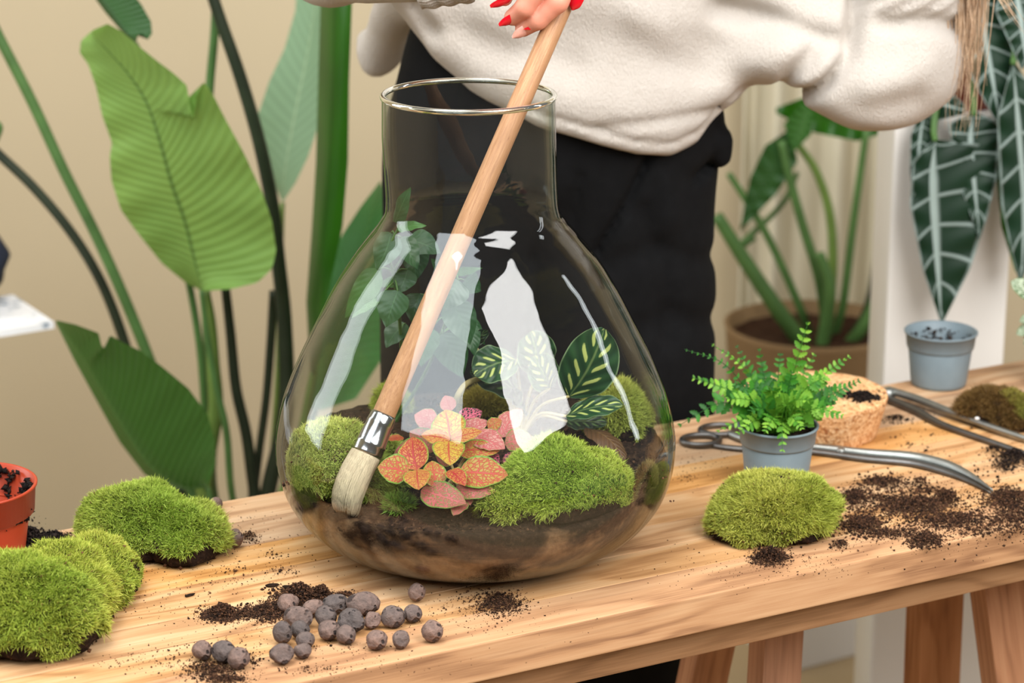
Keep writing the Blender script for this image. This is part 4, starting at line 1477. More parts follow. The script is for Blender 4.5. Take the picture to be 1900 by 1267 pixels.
#PART4
# ================================================================== POTS
def pot_profile(rt, rb, h, lip, wall=.0016):
    """outer wall up, rolled rim, inner wall down to the pot floor"""
    ru = rb + (rt * .93 - rb) * ((h - lip) / h)
    return [(.0, rb - .006), (.0005, rb - .001), (.004, rb), (.007, rb + .0004), (h - lip - .002, ru), (h - lip - .0008, ru - .0004), (h - lip, ru + .0016), (h - lip + .0015, max(ru + .0022, rt - .0034)), (h - .0035, rt - .0012), (h - .0028, rt + .0006),
            (h - .0008, rt + .0008), (h, rt - .0004), (h - .001, rt - wall - .001), (h - lip, rt - .0045 - wall), (h - lip - .004, ru - wall), (.004, rb - wall), (.003, rb * .5), (.003, .002)]


def make_pot(parent, c, rt, rb, h, lip, mat):
    Vv, Fv, Uv = lathe(pot_profile(rt, rb, h, lip), c, 72, close_bottom=True, close_top=True)
    return mesh('pot', Vv, Fv, mat, parent, uv=Uv)


def pot_soil(parent, c, r, z, seed, mat='soil'):
    Vv = [np.array([c[0], c[1], c[2] + z])]
    n = 40
    for j in range(1, 9):
        a = np.linspace(0, 2 * np.pi, n, endpoint=False); q = r * j / 8
        Vv += list(np.stack([c[0] + q * np.cos(a), c[1] + q * np.sin(a), np.full(n, c[2] + z)], 1))
    Vv = np.array(Vv); Vv[:, 2] += .0018 * noise3(Vv, 300, seed) + .001 * noise3(Vv, 700, seed + 1)
    F = [(0, 1 + j, 1 + (j + 1) % n) for j in range(n)]
    for k in range(7):
        F += [(1 + k * n + j, 1 + (k + 1) * n + j, 1 + (k + 1) * n + (j + 1) % n, 1 + k * n + (j + 1) % n) for j in range(n)]
    o = mesh('soil', Vv, F, M[mat], parent)
    return o


# ---- fern
FP = ont(1440, 897)
fern = thing('potted_fern', tuple(FP), 'small bright green fern in a grey plastic pot on the table', 'plant')
make_pot(fern, FP, .0435, .034, .069, .021, M['grey_plastic'])
pot_soil(fern, FP, .0405, .059, 4)


def frond(P, plen, npair, col0, col1, seed, tooth=True, wmax=.50):
    """frond along a curve with alternating toothed leaflets; one mesh"""
    g = np.random.default_rng(seed)
    C = catmull(P, 40)
    Tn = np.gradient(C, axis=0); Tn /= np.linalg.norm(Tn, axis=1)[:, None]
    b = MB(); cols = []
    Vv, Fv, _ = tube(C, [.0006, .0005, .0003], 5); b.add(Vv, Fv); cols.append(np.tile(np.array(col0) * .8, (len(Vv), 1)))
    for i in range(npair):
        s = .16 + .82 * (i / (npair - 1))
        f = s * 39; k = min(int(f), 38); p = C[k] + (C[k + 1] - C[k]) * (f - k); t = Tn[k]
        L = plen * 1.6 * ((.55 + .9 * (s - .1)) if s < .45 else (1.12 - .92 * (s - .45) / .55))
        L = max(L, plen * .3) * g.uniform(.88, 1.1)
        nr = np.array([0, -.75, .8]) + .32 * g.normal(size=3); nr -= t * nr.dot(t); nr /= np.linalg.norm(nr)
        sd = np.cross(t, nr)
        for sg in (-1, 1):
            d = sd * sg * .86 + t * .52 - np.array([0, 0, .12]) + .10 * g.normal(size=3); d /= np.linalg.norm(d)
            e = np.cross(nr, d); e /= np.linalg.norm(e)
            nt = 5
            up, dn = [], []
            for q in range(nt):
                x = q / (nt - 1)
                w = L * wmax * (.25 * (1 - x) + .8 * math.sin(math.pi * min(1, x * .86 + .14)) ** .9)
                up.append(p + d * (x * L * .86) + e * w * .62 + nr * w * .15)
                if tooth: up.append(p + d * (x * L * .86 + L * .10) + e * w * .34 + nr * w * .05)
                dn.append(p + d * (x * L * .86) - e * w * .62 + nr * w * .15)
                if tooth: dn.append(p + d * (x * L * .86 + L * .10) - e * w * .34 + nr * w * .05)
            m = len(up)
            mids = [p + d * L * (q / (m - 1)) - nr * .0002 for q in range(m)]
            V3 = np.array(dn + mids + up)
            F3 = []
            for q in range(m - 1):
                F3 += [(q, q + 1, m + q + 1, m + q), (m + q, m + q + 1, 2 * m + q + 1, 2 * m + q)]
            b.add(V3, F3)
            c = np.array(col0) + (np.array(col1) - np.array(col0)) * g.uniform(0, 1)
            cols.append(np.tile(c, (len(V3), 1)))
    return b, np.concatenate(cols)


GA, GB, GD = np.array(lin((62, 128, 34))[:3]), np.array(lin((140, 190, 66))[:3]), np.array(lin((44, 96, 40))[:3])
ctr = FP + np.array([0, 0, .060])
ends = [  # tip px, py, depth offset, mid-lift px, leaflet len, pairs, tone
    (1500, 596, .01, 0, .0155, 13, 1), (1578, 660, .02, -20, .0105, 14, 1), (1596, 706, .01, -10, .012, 15, 0), (1270, 648, .0, -40, .0055, 15, 0), (1320, 638, .02, -30, .0065, 13, 1), (1284, 700, -.01, -18, .0130, 14, 1),
    (1258, 790, -.03, -48, .0150, 11, 0), (1366, 640, .04, -8, .0085, 11, 0), (1300, 705, .03, -20, .0125, 13, 0), (1408, 646, .03, 0, .0110, 11, 0), (1448, 655, .05, 0, .0130, 12, 0), (1512, 655, .04, 0, .0115, 11, 1),
    (1564, 772, -.03, -26, .0135, 11, 1), (1540, 720, .03, -20, .0140, 11, 0), (1330, 800, -.05, -22, .0095, 10, 1), (1452, 838, -.062, -38, .0125, 8, 1), (1368, 804, -.055, -22, .0120, 9, 1), (1420, 800, -.06, -26, .0130, 9, 1),
    (1488, 796, -.06, -26, .0130, 9, 1), (1530, 700, -.01, -24, .0150, 11, 1), (1340, 740, -.03, -24, .0130, 11, 1), (1390, 690, .02, -10, .0135, 11, 0), (1470, 690, .0, -12, .0150, 11, 0), (1428, 720, -.03, -20, .0140, 10, 1),
    (1500, 742, -.04, -24, .0145, 10, 1), (1460, 752, -.05, -20, .0140, 9, 1), (1392, 762, -.05, -22, .0140, 9, 0), (1550, 745, .0, -20, .0130, 10, 0), (1362, 710, .0, -20, .0130, 11, 0), (1416, 676, .05, -6, .0130, 11, 0)]
for k, (tx, ty, dy, lift, pl, np_, tone) in enumerate(ends):
    tp = at(tx, ty, FP[1] + dy)
    b0 = ctr + np.array([(tx - 1440) * .00005 + rnd.uniform(-.006, .006), dy * .25, -.004])
    mid = b0 * .48 + tp * .52 + np.array([0, 0, (-lift + 8) / 1700.0])
    q1 = b0 * .8 + mid * .2 + np.array([0, 0, .010])
    bd, cl_ = frond([b0, q1, mid, tp], pl, np_ + 4, GA if tone else GD, GB if tone else GA * 1.2, 40 + k)
    bd.build('frond', M['leafvc'], fern, col=cl_)

# ---- empty grey pot
EP = ont(1741, 712)
ep = thing('empty_pot', tuple(EP), 'empty grey plastic nursery pot at the back of the table', 'pot')
make_pot(ep, EP, .0440, .034, .069, .021, M['grey_plastic'])
g = np.random.default_rng(8)
aa = g.uniform(0, 6.283, 420); zz = g.uniform(.030, .062, 420)
rr = .0335 + (zz - .03) * .11
crumbs('soil_crumbs', np.stack([EP[0] + rr * np.cos(aa), EP[1] + rr * np.sin(aa), EP[2] + zz], 1), .0008 + .0024 * g.uniform(0, 1, 420) ** 2, None, ep, seed=9)
pot_soil(ep, EP, .0330, .010, 14)

# ---- terracotta-coloured plastic pot at the left edge
OP = ont(-48, 1042)
op = thing('terracotta_pot', tuple(OP), 'terracotta-coloured plastic pot with clinging soil, cut by the left edge', 'pot')
make_pot(op, OP, .066, .050, .083, .031, M['orange_plastic'])
aa = g.uniform(-1.6, 3.2, 900); zz = .083 - .035 * g.uniform(.12, 1, 900)
wob = .5 + .5 * np.sin(aa * 5.0 + 1.0) * np.sin(aa * 11 + zz * 160)
kk = wob > .42
aa, zz = aa[kk], zz[kk]; rr = .0585 + (zz - .05) * .05
crumbs('soil_crumbs', np.stack([OP[0] + rr * np.cos(aa), OP[1] + rr * np.sin(aa), OP[2] + zz], 1), .0009 + .0030 * g.uniform(0, 1, len(aa)) ** 2, None, op, ((14, 10, 10), (52, 40, 34)), seed=10)
pot_soil(op, OP, .0500, .030, 15)
qa = np.arctan2(-1, .75)
th = np.linspace(0, 1, 60)
strk = np.stack([OP[0] + (.0535 + .012 * (1 - th)) * np.cos(-1.0 + .05 * np.sin(th * 9)) , OP[1] + (.0535 + .012 * (1 - th)) * np.sin(-1.0 + .05 * np.sin(th * 9)), OP[2] + .052 - th * .048], 1)
crumbs('soil_streak', strk, np.full(60, .0011), None, op, ((14, 10, 10), (40, 30, 26)), seed=11)

# ---- cork stopper
KP = ont(1508, 797)
ck = thing('cork_stopper', tuple(KP), 'large tapered cork stopper lying behind the potted fern', 'stopper')
prof = [(0, .070), (.0008, .0735), (.003, .0752), (.040, .0838), (.0425, .0842), (.0448, .0832), (.0458, .081), (.046, .05), (.046, .002)]
Vv, Fv, Uv = lathe(catmull(prof, 40), KP, 96, close_bottom=True, close_top=True)
Vv = Vv + .0006 * noise3(Vv, 220, 3)[:, None]
mesh('cork_body', Vv, Fv, M['cork'], ck)
g = np.random.default_rng(12)
c = onz(1597, 737, T + .047)
q = g.normal(size=(330, 2)) * .5
P = np.stack([c[0] + q[:, 0] * .020, c[1] + q[:, 1] * .016, T + .0475 + .006 * np.maximum(0, 1 - (q ** 2).sum(1)) * g.uniform(0, 1, 330)], 1)
q2 = g.uniform(-1, 1, (40, 2)); P2 = np.stack([KP[0] + .045 + q2[:, 0] * .03, KP[1] + q2[:, 1] * .045 - .01, np.full(40, T + .0473)], 1)
crumbs('cork_soil', np.concatenate([P, P2]), np.concatenate([.0008 + .0022 * g.uniform(0, 1, 330) ** 2, np.full(40, .001)]), 'little heap of black soil on top of the cork stopper', seed=13, tone=((14, 10, 9), (44, 32, 26)))

# ================================================================== SCISSORS AND TWEEZERS
sc = thing('scissors', tuple(ont(1500, 838)), 'long steel planting scissors with ring handles and curved blades', 'scissors')


def ring_loop(cx, cy, rx, ry, z, rot):
    a = np.linspace(0, 2 * np.pi, 41)[:-1]
    c = ont(cx, cy)
    P = []
    for t in a:
        e = rx * math.cos(t); f_ = ry * math.sin(t)
        P.append(c + UU * (e * math.cos(rot) - f_ * math.sin(rot)) + VV * (e * math.sin(rot) + f_ * math.cos(rot)) + [0, 0, z])
    P = np.array(P + P[:2])
    Vv, Fv, Uv = tube(P, .0034, 10, cap=False)
    return Vv, Fv, Uv


def flat_bar(px_list, widths, z0, z1, name, parent, mat):
    C = np.array([ont(x, y) for x, y in px_list]); C = catmull(C, 44)
    w = np.interp(np.linspace(0, 1, 44), np.linspace(0, 1, len(widths)), widths)
    Tn = np.gradient(C, axis=0); Tn /= np.linalg.norm(Tn, axis=1)[:, None]
    sd = np.cross(Tn, [0, 0, 1.])
    zt = np.linspace(z0[0], z0[1], 44); th = np.interp(np.linspace(0, 1, 44), [0, .7, 1] if len(z1) == 3 else [0, 1], z1)
    Vv = []
    for i in range(44):
        for (s, z) in ((-1, 0), (-.7, 1), (0, 1.15), (.7, 1), (1, 0), (0, -.1)):
            Vv.append(C[i] + sd[i] * s * w[i] / 2 + np.array([0, 0, zt[i] + th[i] * z]))
    return mesh(name, Vv, grid_faces(44, 6, True) + [tuple(range(6))[::-1], tuple(43 * 6 + j for j in range(6))], mat, parent)


b1 = flat_bar([(1350, 811), (1400, 826), (1500, 836), (1600, 848), (1690, 856), (1755, 872), (1800, 890), (1842, 916)], [.008, .011, .013, .013, .0155, .014, .009, .0008], (.0022, .0016), (.0050, .0085, .003), 'blade', sc, M['steel'])
b2 = flat_bar([(1318, 829), (1350, 834), (1400, 838), (1500, 842), (1600, 855), (1690, 864), (1755, 881), (1798, 897), (1838, 918)], [.008, .010, .011, .011, .012, .011, .007, .0008], (.0008, .0008), (.0035, .0055, .002), 'blade', sc, M['steel_dark'])
for (cx, cy, bl, mt) in ((1334, 804, b1, 'steel_dark'), (1300, 823, b2, 'steel_dark')):
    Vv, Fv, Uv = ring_loop(cx, cy, .0220, .0175, .0045, -.25)
    mesh('finger_ring', Vv, Fv, M[mt], bl, uv=Uv)
Vv, Fv, Uv = lathe([(0, .0045), (.0085, .0045), (.0092, .0035), (.0095, .0004)], ont(1560, 846), 20, close_bottom=True, close_top=True)
mesh('pivot_screw', Vv, Fv, M['steel'], sc)

tw = thing('tweezers', tuple(ont(1648, 742)), 'long steel planting tweezers pointing to the right edge', 'tweezers')
flat_bar([(1646, 739), (1700, 754), (1760, 776), (1830, 800), (1900, 822), (1990, 850)], [.012, .012, .011, .009, .007, .005], (.008, .003), (.0065, .004), 'arm', tw, M['steel'])
flat_bar([(1646, 745), (1700, 768), (1745, 792), (1810, 815), (1900, 846), (2000, 884)], [.012, .012, .011, .009, .007, .005], (.001, .001), (.0065, .004), 'arm', tw, M['steel_dark'])
Vv, Fv, Uv = tube([ont(1640, 741) + [0, 0, .009], ont(1654, 746) + [0, 0, .009]], .0068, 14)
mesh('end_cap', Vv, Fv, M['steel'], tw, uv=Uv)
for q in ((1672, 746), (1812, 795)):
    Vv, Fv, Uv = lathe([(0, .003), (.002, .0028), (.003, .0004)], ont(*q) + [0, 0, .0115], 14, close_bottom=True, close_top=True)
    mesh('rivet', Vv, Fv, M['white'], tw)

# ================================================================== CLAY PEBBLES
balls = [  # crop cx, cy, w, h, tilt, where
    (162, 603, 134, 132, 0, 'reddish clay pebble, leftmost of the three lying apart at the left'), (322, 613, 180, 138, -.5, 'oval clay pebble, middle of the three lying apart at the left'), (393, 650, 145, 150, .6, 'smooth brown clay pebble, right one of the three lying apart at the left'),
    (735, 280, 136, 130, 0, 'pebble with dark pits at the back left of the heap, touching soil'), (800, 372, 195, 155, .2, 'big dark broken pebble at the left of the heap'), (897, 318, 150, 110, .3, 'pinkish oval pebble dusted with soil at the back of the heap'),
    (985, 380, 146, 142, 0, 'pinkish round pebble in the middle of the heap'), (1048, 292, 175, 122, .25, 'long grey pebble lying behind the pinkish round one'), (1232, 284, 215, 148, 0, 'largest pebble, long and pitted, at the back right of the heap'),
    (1150, 404, 180, 165, -.4, 'dark craggy broken pebble in the middle of the heap'), (1293, 400, 115, 125, 0, 'small pitted pebble right of the craggy dark one'), (1432, 374, 156, 148, 0, 'round reddish pebble right of the heap'),
    (1560, 358, 126, 118, 0, 'small grey pebble touching the round reddish one on its right'), (1590, 222, 118, 128, 0, 'lone pitted pebble close to the vase'), (1695, 478, 140, 152, .2, 'egg-shaped grey pebble, rightmost of the spilled ones'),
    (1322, 530, 145, 136, 0, 'smooth round pebble in front of the heap, right of centre'), (1488, 538, 116, 122, 0, 'pebble with a black broken face between two smoother ones'), (1010, 470, 142, 136, 0, 'round pebble with small holes at the front of the heap'),
    (1112, 497, 126, 136, 0, 'pebble with a chipped dark base at the front of the heap'), (697, 492, 128, 165, 0, 'tall pinkish pebble at the front left of the heap'), (815, 466, 126, 122, 0, 'grey-brown pebble right of the tall pinkish one'),
    (848, 530, 126, 118, 0, 'grey pebble above the small veined one at the front left'), (833, 604, 116, 105, 0, 'small grey veined pebble at the front left'), (690, 628, 152, 132, .1, 'black rough pebble with a broken face, frontmost of the heap'),
    (252, -370, 92, 92, 0, 'reddish pebble at the back edge of the table, right of the moss'), (384, -133, 100, 130, 0, 'dark pebble leaning against the right end of the long moss cushion')]
pos = []
for cx, cy, w, h, tl, lab in balls:
    px, py = 330 + cx / 3.585, 1040 + cy / 3.585
    p = ont(px, py)
    r = .5 * (w + h) / 2 / 3.585 / pxm(p)
    p = onz(px, py, T + r * .93)
    pos.append([p[0], p[1], r])
pos = np.array(pos)
P0 = pos.copy()
for it in range(80):                     # push touching pebbles apart on the table
    for i in range(len(pos)):
        for j in range(i + 1, len(pos)):
            d = pos[j, :2] - pos[i, :2]; L = np.linalg.norm(d); need = (pos[i, 2] + pos[j, 2]) * .965
            if L < need:
                m = d / (L + 1e-9) * (need - L) * .5
                pos[i, :2] -= m; pos[j, :2] += m
for k, (cx, cy, w, h, tl, lab) in enumerate(balls):
    x, y, r = pos[k]
    asp = w / h
    n = ICO4[0].copy()
    sx = min(1.25, asp ** .55); sz = min(1.12, max(.9, asp ** -.45))
    rough = .09 + (.09 if ('dark' in lab or 'black' in lab or 'craggy' in lab) else 0)
    dsp = 1 + rough * noise3(n + k * 3.1, 3.2, 60 + k) * .7 + .025 * noise3(n, 9, 61 + k) + .012 * noise3(n, 24, 62 + k)
    if 'broken' in lab or 'craggy' in lab:
        pn = np.array([.2, -.8, .35]); pn /= np.linalg.norm(pn)
        dsp = np.where(n @ pn > .55, dsp * (.55 / np.maximum(n @ pn, .55)) * (1 + .06 * noise3(n, 16, 90 + k)), dsp)
    q = n * dsp[:, None] * np.array([sx, sx * .95 if asp < 1.2 else 1 / sx, sz]) * r
    ca, sa = math.cos(tl), math.sin(tl)
    q = np.stack([q[:, 0] * ca - q[:, 1] * sa, q[:, 0] * sa + q[:, 1] * ca, q[:, 2]], 1)
    q[:, 2] -= q[:, 2].min()
    q += np.array([x, y, T + .0002])
    o = mesh('clay_pebble', q, ICO4[1], M['clay'], loc=(x, y, T))
    props(o, lab, 'pebble', 'clay pebbles spilled on the table')

# ================================================================== SPILLED SOIL
def heap(label, spots, seed, smax=.0024, tone=((26, 16, 11), (92, 62, 43)), smin=.0004):
    smax *= .62
    spots = [(a, b, c, d, int(n * (2.7 if n > 250 else 1.3)), h) for a, b, c, d, n, h in spots]
    P, S = crumb_cloud(spots, seed, smin, smax)
    crumbs('spilled_soil', P, S, label, seed=seed, tone=tone)


heap('larger heap of brown soil behind the clay pebbles', [(556, 1112, 34, 15, 2200, .016), (505, 1134, 34, 11, 1200, .007), (596, 1108, 20, 9, 600, .013), (640, 1105, 20, 6, 180, .002), (500, 1145, 30, 10, 200, .001)], 71)
heap('smaller heap of brown soil left of the pebbles', [(414, 1140, 27, 9, 1200, .011), (455, 1140, 30, 10, 250, .002), (400, 1142, 34, 12, 240, .001)], 72)
heap('loose brown soil strewn over the table at the right', [(1640, 897, 40, 12, 420, .003), (1690, 938, 60, 17, 1100, .005), (1600, 972, 34, 15, 620, .004), (1770, 966, 62, 14, 700, .003), (1870, 925, 40, 17, 700, .004), (1715, 1003, 26, 12, 500, .005),
                                                         (1640, 990, 60, 10, 320, .002), (1585, 925, 26, 17, 460, .005), (1630, 925, 26, 8, 200, .003), (1720, 912, 40, 8, 240, .002), (1820, 985, 40, 10, 200, .002), (1755, 925, 16, 12, 260, .008), (1705, 898, 14, 9, 160, .007), (1730, 950, 140, 50, 900, .0006), (1880, 960, 40, 26, 600, .003)], 73, .0026)
heap('thin scatter of soil in front of the vase', [(930, 1122, 36, 16, 620, .002), (900, 1112, 70, 26, 240, .0005), (925, 1108, 14, 7, 120, .004)], 74, .0018)
heap('fine soil specks over the left half of the table', [(330, 1090, 150, 60, 240, 0), (480, 1040, 150, 60, 160, 0), (300, 1230, 140, 24, 160, 0), (620, 1230, 160, 26, 120, 0), (850, 1150, 160, 40, 160, 0), (460, 1180, 110, 40, 130, 0), (470, 965, 40, 22, 26, .001)], 75, .0014)
heap('dark soil clumps by the tweezers at the right edge', [(1880, 852, 26, 14, 420, .010), (1842, 838, 16, 8, 120, .006), (1700, 815, 90, 40, 110, .001), (1660, 778, 22, 6, 180, .005), (1830, 870, 60, 20, 90, .001), (1865, 868, 16, 8, 130, .008)], 76, .0028, ((14, 10, 9), (54, 40, 32)))
heap('fine soil specks between vase and scissors', [(1290, 860, 60, 50, 90, 0), (1330, 1050, 120, 36, 90, 0), (1480, 1050, 90, 20, 120, 0), (1275, 886, 16, 7, 40, .001)], 77, .0014)
heap('clod of dark rooty soil lying in front of the domed moss', [(1428, 1036, 26, 11, 700, .012), (1558, 1012, 16, 8, 160, .004), (1440, 1030, 40, 14, 120, .001)], 78, .0024)
heap('black soil heaped against the orange pot', [(52, 1012, 32, 26, 900, .018), (100, 1002, 22, 10, 420, .009), (80, 1000, 60, 14, 120, .001)], 79, .0032, ((10, 8, 9), (58, 48, 44)))
heap('soil smears along the near table edge at the left', [(392, 1245, 40, 16, 420, .003), (420, 1262, 36, 8, 260, .003), (470, 1225, 16, 14, 90, .001), (580, 1243, 60, 8, 60, .001), (330, 1220, 60, 24, 70, .001), (640, 1200, 90, 10, 40, .0005)], 80, .002)
heap('brown crumbs beside the dark pebble at the moss end', [(462, 997, 16, 9, 180, .005), (520, 1060, 30, 8, 60, .002), (440, 1062, 30, 10, 30, .001), (505, 1030, 16, 6, 30, .001)], 81, .0022)
pp_ = [(352, 1106, .004, .6), (505, 1088, .005, .2), (540, 1093, .006, -.3)]
for k, (px, py, s, rot) in enumerate(pp_):
    n = ICO2[0] * np.array([s * 1.5, s * .55, s * .3]) * (1 + .2 * noise3(ICO2[0], 5, k))[:, None]
    n[:, 2] -= n[:, 2].min(); c = ont(px, py)
    q = np.stack([n[:, 0] * math.cos(rot) - n[:, 1] * math.sin(rot), n[:, 0] * math.sin(rot) + n[:, 1] * math.cos(rot), n[:, 2]], 1) + c
    props(mesh('bark_chip', q, ICO2[1], M['soil'], loc=tuple(c)), ['flat dark bark chip left of the soil heaps', 'bark chip behind the soil heap', 'dark crumbly chip behind the larger soil heap'][k], 'chip', 'bark chips on the table')
# resin stain bits are in the wood grain

# ================================================================== PADDLE-LEAVED PLANT AT THE LEFT
SY = 3.30
PBASE = np.array([at(440, 700, SY)[0], SY, 0.0])
sp = thing('paddle_leaf_plant', tuple(PBASE), 'tall plant with big paddle-shaped green leaves and long stems behind the table', 'plant')
prof = [(0, .12), (.01, .14), (.34, .18), (.36, .185), (.37, .18), (.36, .172), (.31, .165), (.31, .01)]
Vv, Fv, Uv = lathe(prof, PBASE, 64, close_bottom=True, close_top=True)
mesh('planter', Vv, Fv, M['white'], sp, uv=Uv)
pot_soil(sp, PBASE, .166, .325, 31, 'soil_back')


def pxleaf(name, parent, mat, mid, left, right, Y, tilt=0.0, cup=.12, wave=.0, n=40, m=5, dy_edge=0.0, wf=6):
    """leaf laid out from its midrib and two margins at distance Y (tilt: distance gained from base to tip)"""
    def lift(pl, k):
        pl = catmull(np.array(pl, float), n)
        return np.array([at(p[0], p[1], Y + tilt * i / (n - 1) + k) for i, p in enumerate(pl)])
    Mi, Le, Ri = lift(mid, 0), lift(left, -dy_edge), lift(right, dy_edge)
    nr = np.array([TOCAM(p) for p in Mi])
    Vv, Fv, Uv = leaf_surface(Mi, Le, Ri, nr, m, cup, wave, wf, 1)
    return mesh(name, Vv, Fv, M[mat], parent, uv=Uv)


def resample(pl, n=400):
    """polyline resample that keeps corners (for margins with notches)"""
    pl = np.array(pl, float)
    s = np.concatenate([[0], np.cumsum(np.linalg.norm(np.diff(pl, axis=0), axis=1))])
    t = np.linspace(0, s[-1], n)
    return np.stack([np.interp(t, s, pl[:, k]) for k in range(2)], 1)


def pxleaf2(name, parent, mat, mid, left, right, Y, tilt=0., cup=.1, wave=0., n=90, m=5, edge=0.0, bend=0.0):
    Mi2, Le2, Ri2 = [resample(catmull(np.array(mid, float), 60), n), resample(left, n), resample(right, n)]
    s = np.linspace(0, 1, n)
    yy = Y + tilt * s + bend * s ** 3
    f_ = lambda A, k: np.array([at(p[0], p[1], y + k) for p, y in zip(A, yy)])
    Mi, Le, Ri = f_(Mi2, 0), f_(Le2, edge), f_(Ri2, -edge)
    nr = np.array([TOCAM(p) for p in Mi])
    Vv, Fv, Uv = leaf_surface(Mi, Le, Ri, nr, m, cup, wave, 7, 1)
    return mesh(name, Vv, Fv, M[mat], parent, uv=Uv)


pxleaf2('leaf', sp, 'str_light', [(376, 540), (362, 490), (342, 410), (318, 340), (296, 260), (272, 190), (240, 140), (205, 100), (172, 66)],
        [(376, 540), (345, 525), (300, 488), (250, 425), (225, 390), (207, 335), (204, 290), (208, 265), (190, 215), (178, 160), (164, 120), (148, 98), (150, 76), (172, 56)],
        [(376, 540), (430, 536), (478, 524), (504, 498), (512, 465), (504, 410), (485, 355), (455, 290), (420, 225), (396, 178), (378, 152), (366, 175), (358, 222), (352, 190), (346, 158), (322, 136), (290, 112), (258, 86), (225, 58), (200, 44), (172, 56)],
        SY - .06, -.10, .10, .004, edge=.05, bend=.06).__setitem__('label', 'large light green paddle leaf with a torn edge')
pxleaf2('leaf', sp, 'str_mid', [(384, 906), (335, 902), (280, 868), (232, 800), (190, 728), (150, 660), (104, 596)],
        [(384, 906), (345, 908), (310, 906), (268, 880), (222, 820), (180, 745), (140, 672), (104, 600)],
        [(384, 906), (400, 860), (398, 815), (385, 770), (350, 722), (300, 680), (258, 650), (225, 634), (204, 622), (194, 648), (188, 640), (183, 618), (140, 602), (104, 594)],
        SY - .12, -.12, .10, .002, edge=.06).__setitem__('label', 'lower dark green paddle leaf pointing left')
pxleaf2('leaf', sp, 'str_dark', [(252, 82), (232, 60), (205, 25), (180, -10), (150, -60)], [(252, 82), (225, 58), (196, 24), (168, -14), (146, -60)],
        [(252, 82), (256, 66), (264, 62), (274, 74), (282, 62), (280, 40), (262, 8), (240, -20), (200, -60)], SY - .04, .05, .2, .0, edge=.02).__setitem__('label', 'dark leaf end hanging at the top edge')
pxleaf2('leaf', sp, 'str_pale', [(524, 376), (528, 320), (540, 250), (556, 170), (574, 80), (590, -30)], [(524, 376), (504, 330), (484, 268), (478, 215), (500, 150), (528, 90), (548, 20), (552, -40)],
        [(524, 376), (548, 340), (572, 290), (588, 240), (596, 180), (600, 100), (605, 20), (615, -40)], SY + .25, .05, .10, .0, edge=.03).__setitem__('label', 'pale grey-green leaf furthest back')
pxleaf2('leaf', sp, 'str_vivid', [(582, 690), (588, 560), (600, 440), (612, 300), (618, 150), (622, -40)], [(575, 690), (568, 560), (578, 430), (586, 300), (590, 150), (596, -40)],
        [(590, 690), (610, 540), (636, 420), (646, 300), (648, 150), (655, -40)], SY - .05, .0, -.35, .0, edge=.04).__setitem__('label', 'rolled vivid green leaf standing upright')
pxleaf2('leaf', sp, 'str_green', [(585, 760), (610, 660), (645, 540), (680, 430), (706, 335)], [(575, 760), (574, 690), (582, 600), (600, 520), (632, 440), (668, 385), (706, 335)],
        [(600, 760), (660, 740), (712, 660), (736, 560), (738, 470), (724, 400), (706, 335)], SY + .04, .02, .12, .001, edge=.04).__setitem__('label', 'green leaf behind the left shoulder of the vase')


def stem_px(parent, pl, r, mat, Y0, Y1=None, name='stem', to_base=True):
    Y1 = Y0 if Y1 is None else Y1
    n = len(pl)
    P = [at(x, y, Y0 + (Y1 - Y0) * i / (n - 1)) for i, (x, y) in enumerate(pl)]
    if to_base:
        P.append((P[-1] + PBASE + [0, 0, .32]) / 2 + [0, 0, .0]); P.append(PBASE + [rnd.uniform(-.05, .05), rnd.uniform(-.05, .05), .30])
    Vv, Fv, Uv = tube(P, r, 10, 50)
    return mesh(name, Vv, Fv, M[mat], parent, uv=Uv)


px1 = 1.0 / 1340
stem_px(sp, [(-30, 10), (0, 72), (60, 190), (120, 320), (180, 440), (240, 575), (300, 730), (350, 900)], [10 * px1, 11 * px1, 12 * px1], 'green_stem', SY + .05)
stem_px(sp, [(-40, 250), (0, 288), (60, 345), (120, 415), (170, 490), (210, 575), (260, 720), (330, 900)], [9 * px1, 10 * px1, 12 * px1], 'dark_stem', SY + .08)
stem_px(sp, [(384, -40), (410, 40), (445, 140), (480, 260), (505, 380), (516, 480), (528, 600), (530, 760), (500, 900)], [11 * px1, 14 * px1, 17 * px1], 'dark_stem', SY + .02)
stem_px(sp, [(402, -40), (398, 60), (390, 150), (386, 220), (380, 420), (384, 600), (395, 760), (390, 900)], [8 * px1, 9 * px1, 17 * px1], 'green_stem', SY + .06)
stem_px(sp, [(374, 538), (384, 620), (402, 720), (420, 800), (428, 900)], [5 * px1, 7 * px1, 7 * px1], 'green_stem', SY - .05)
stem_px(sp, [(384, 540), (392, 600), (396, 680), (400, 760), (385, 850), (380, 920)], [6 * px1, 14 * px1, 17 * px1, 12 * px1], 'lime_stem', SY)
stem_px(sp, [(418, 530), (428, 620), (438, 720), (456, 800), (466, 870), (472, 930)], [9 * px1, 11 * px1, 12 * px1, 22 * px1], 'dark_stem', SY + .03)
stem_px(sp, [(508, 540), (502, 640), (494, 740), (482, 830), (474, 900)], [9 * px1, 8 * px1, 8 * px1], 'dark_stem', SY + .04)
stem_px(sp, [(250, 80), (268, 120), (300, 240), (330, 420), (370, 640), (390, 900)], [6 * px1, 7 * px1, 8 * px1], 'green_stem', SY + .02)
stem_px(sp, [(582, 690), (560, 800), (530, 900)], [8 * px1, 10 * px1, 12 * px1], 'lime_stem', SY)
stem_px(sp, [(588, 755), (560, 830), (530, 900)], [5 * px1, 6 * px1, 8 * px1], 'green_stem', SY + .04)
stem_px(sp, [(524, 376), (520, 520), (515, 700), (500, 900)], [5 * px1, 6 * px1, 8 * px1], 'lime_stem', SY + .25)
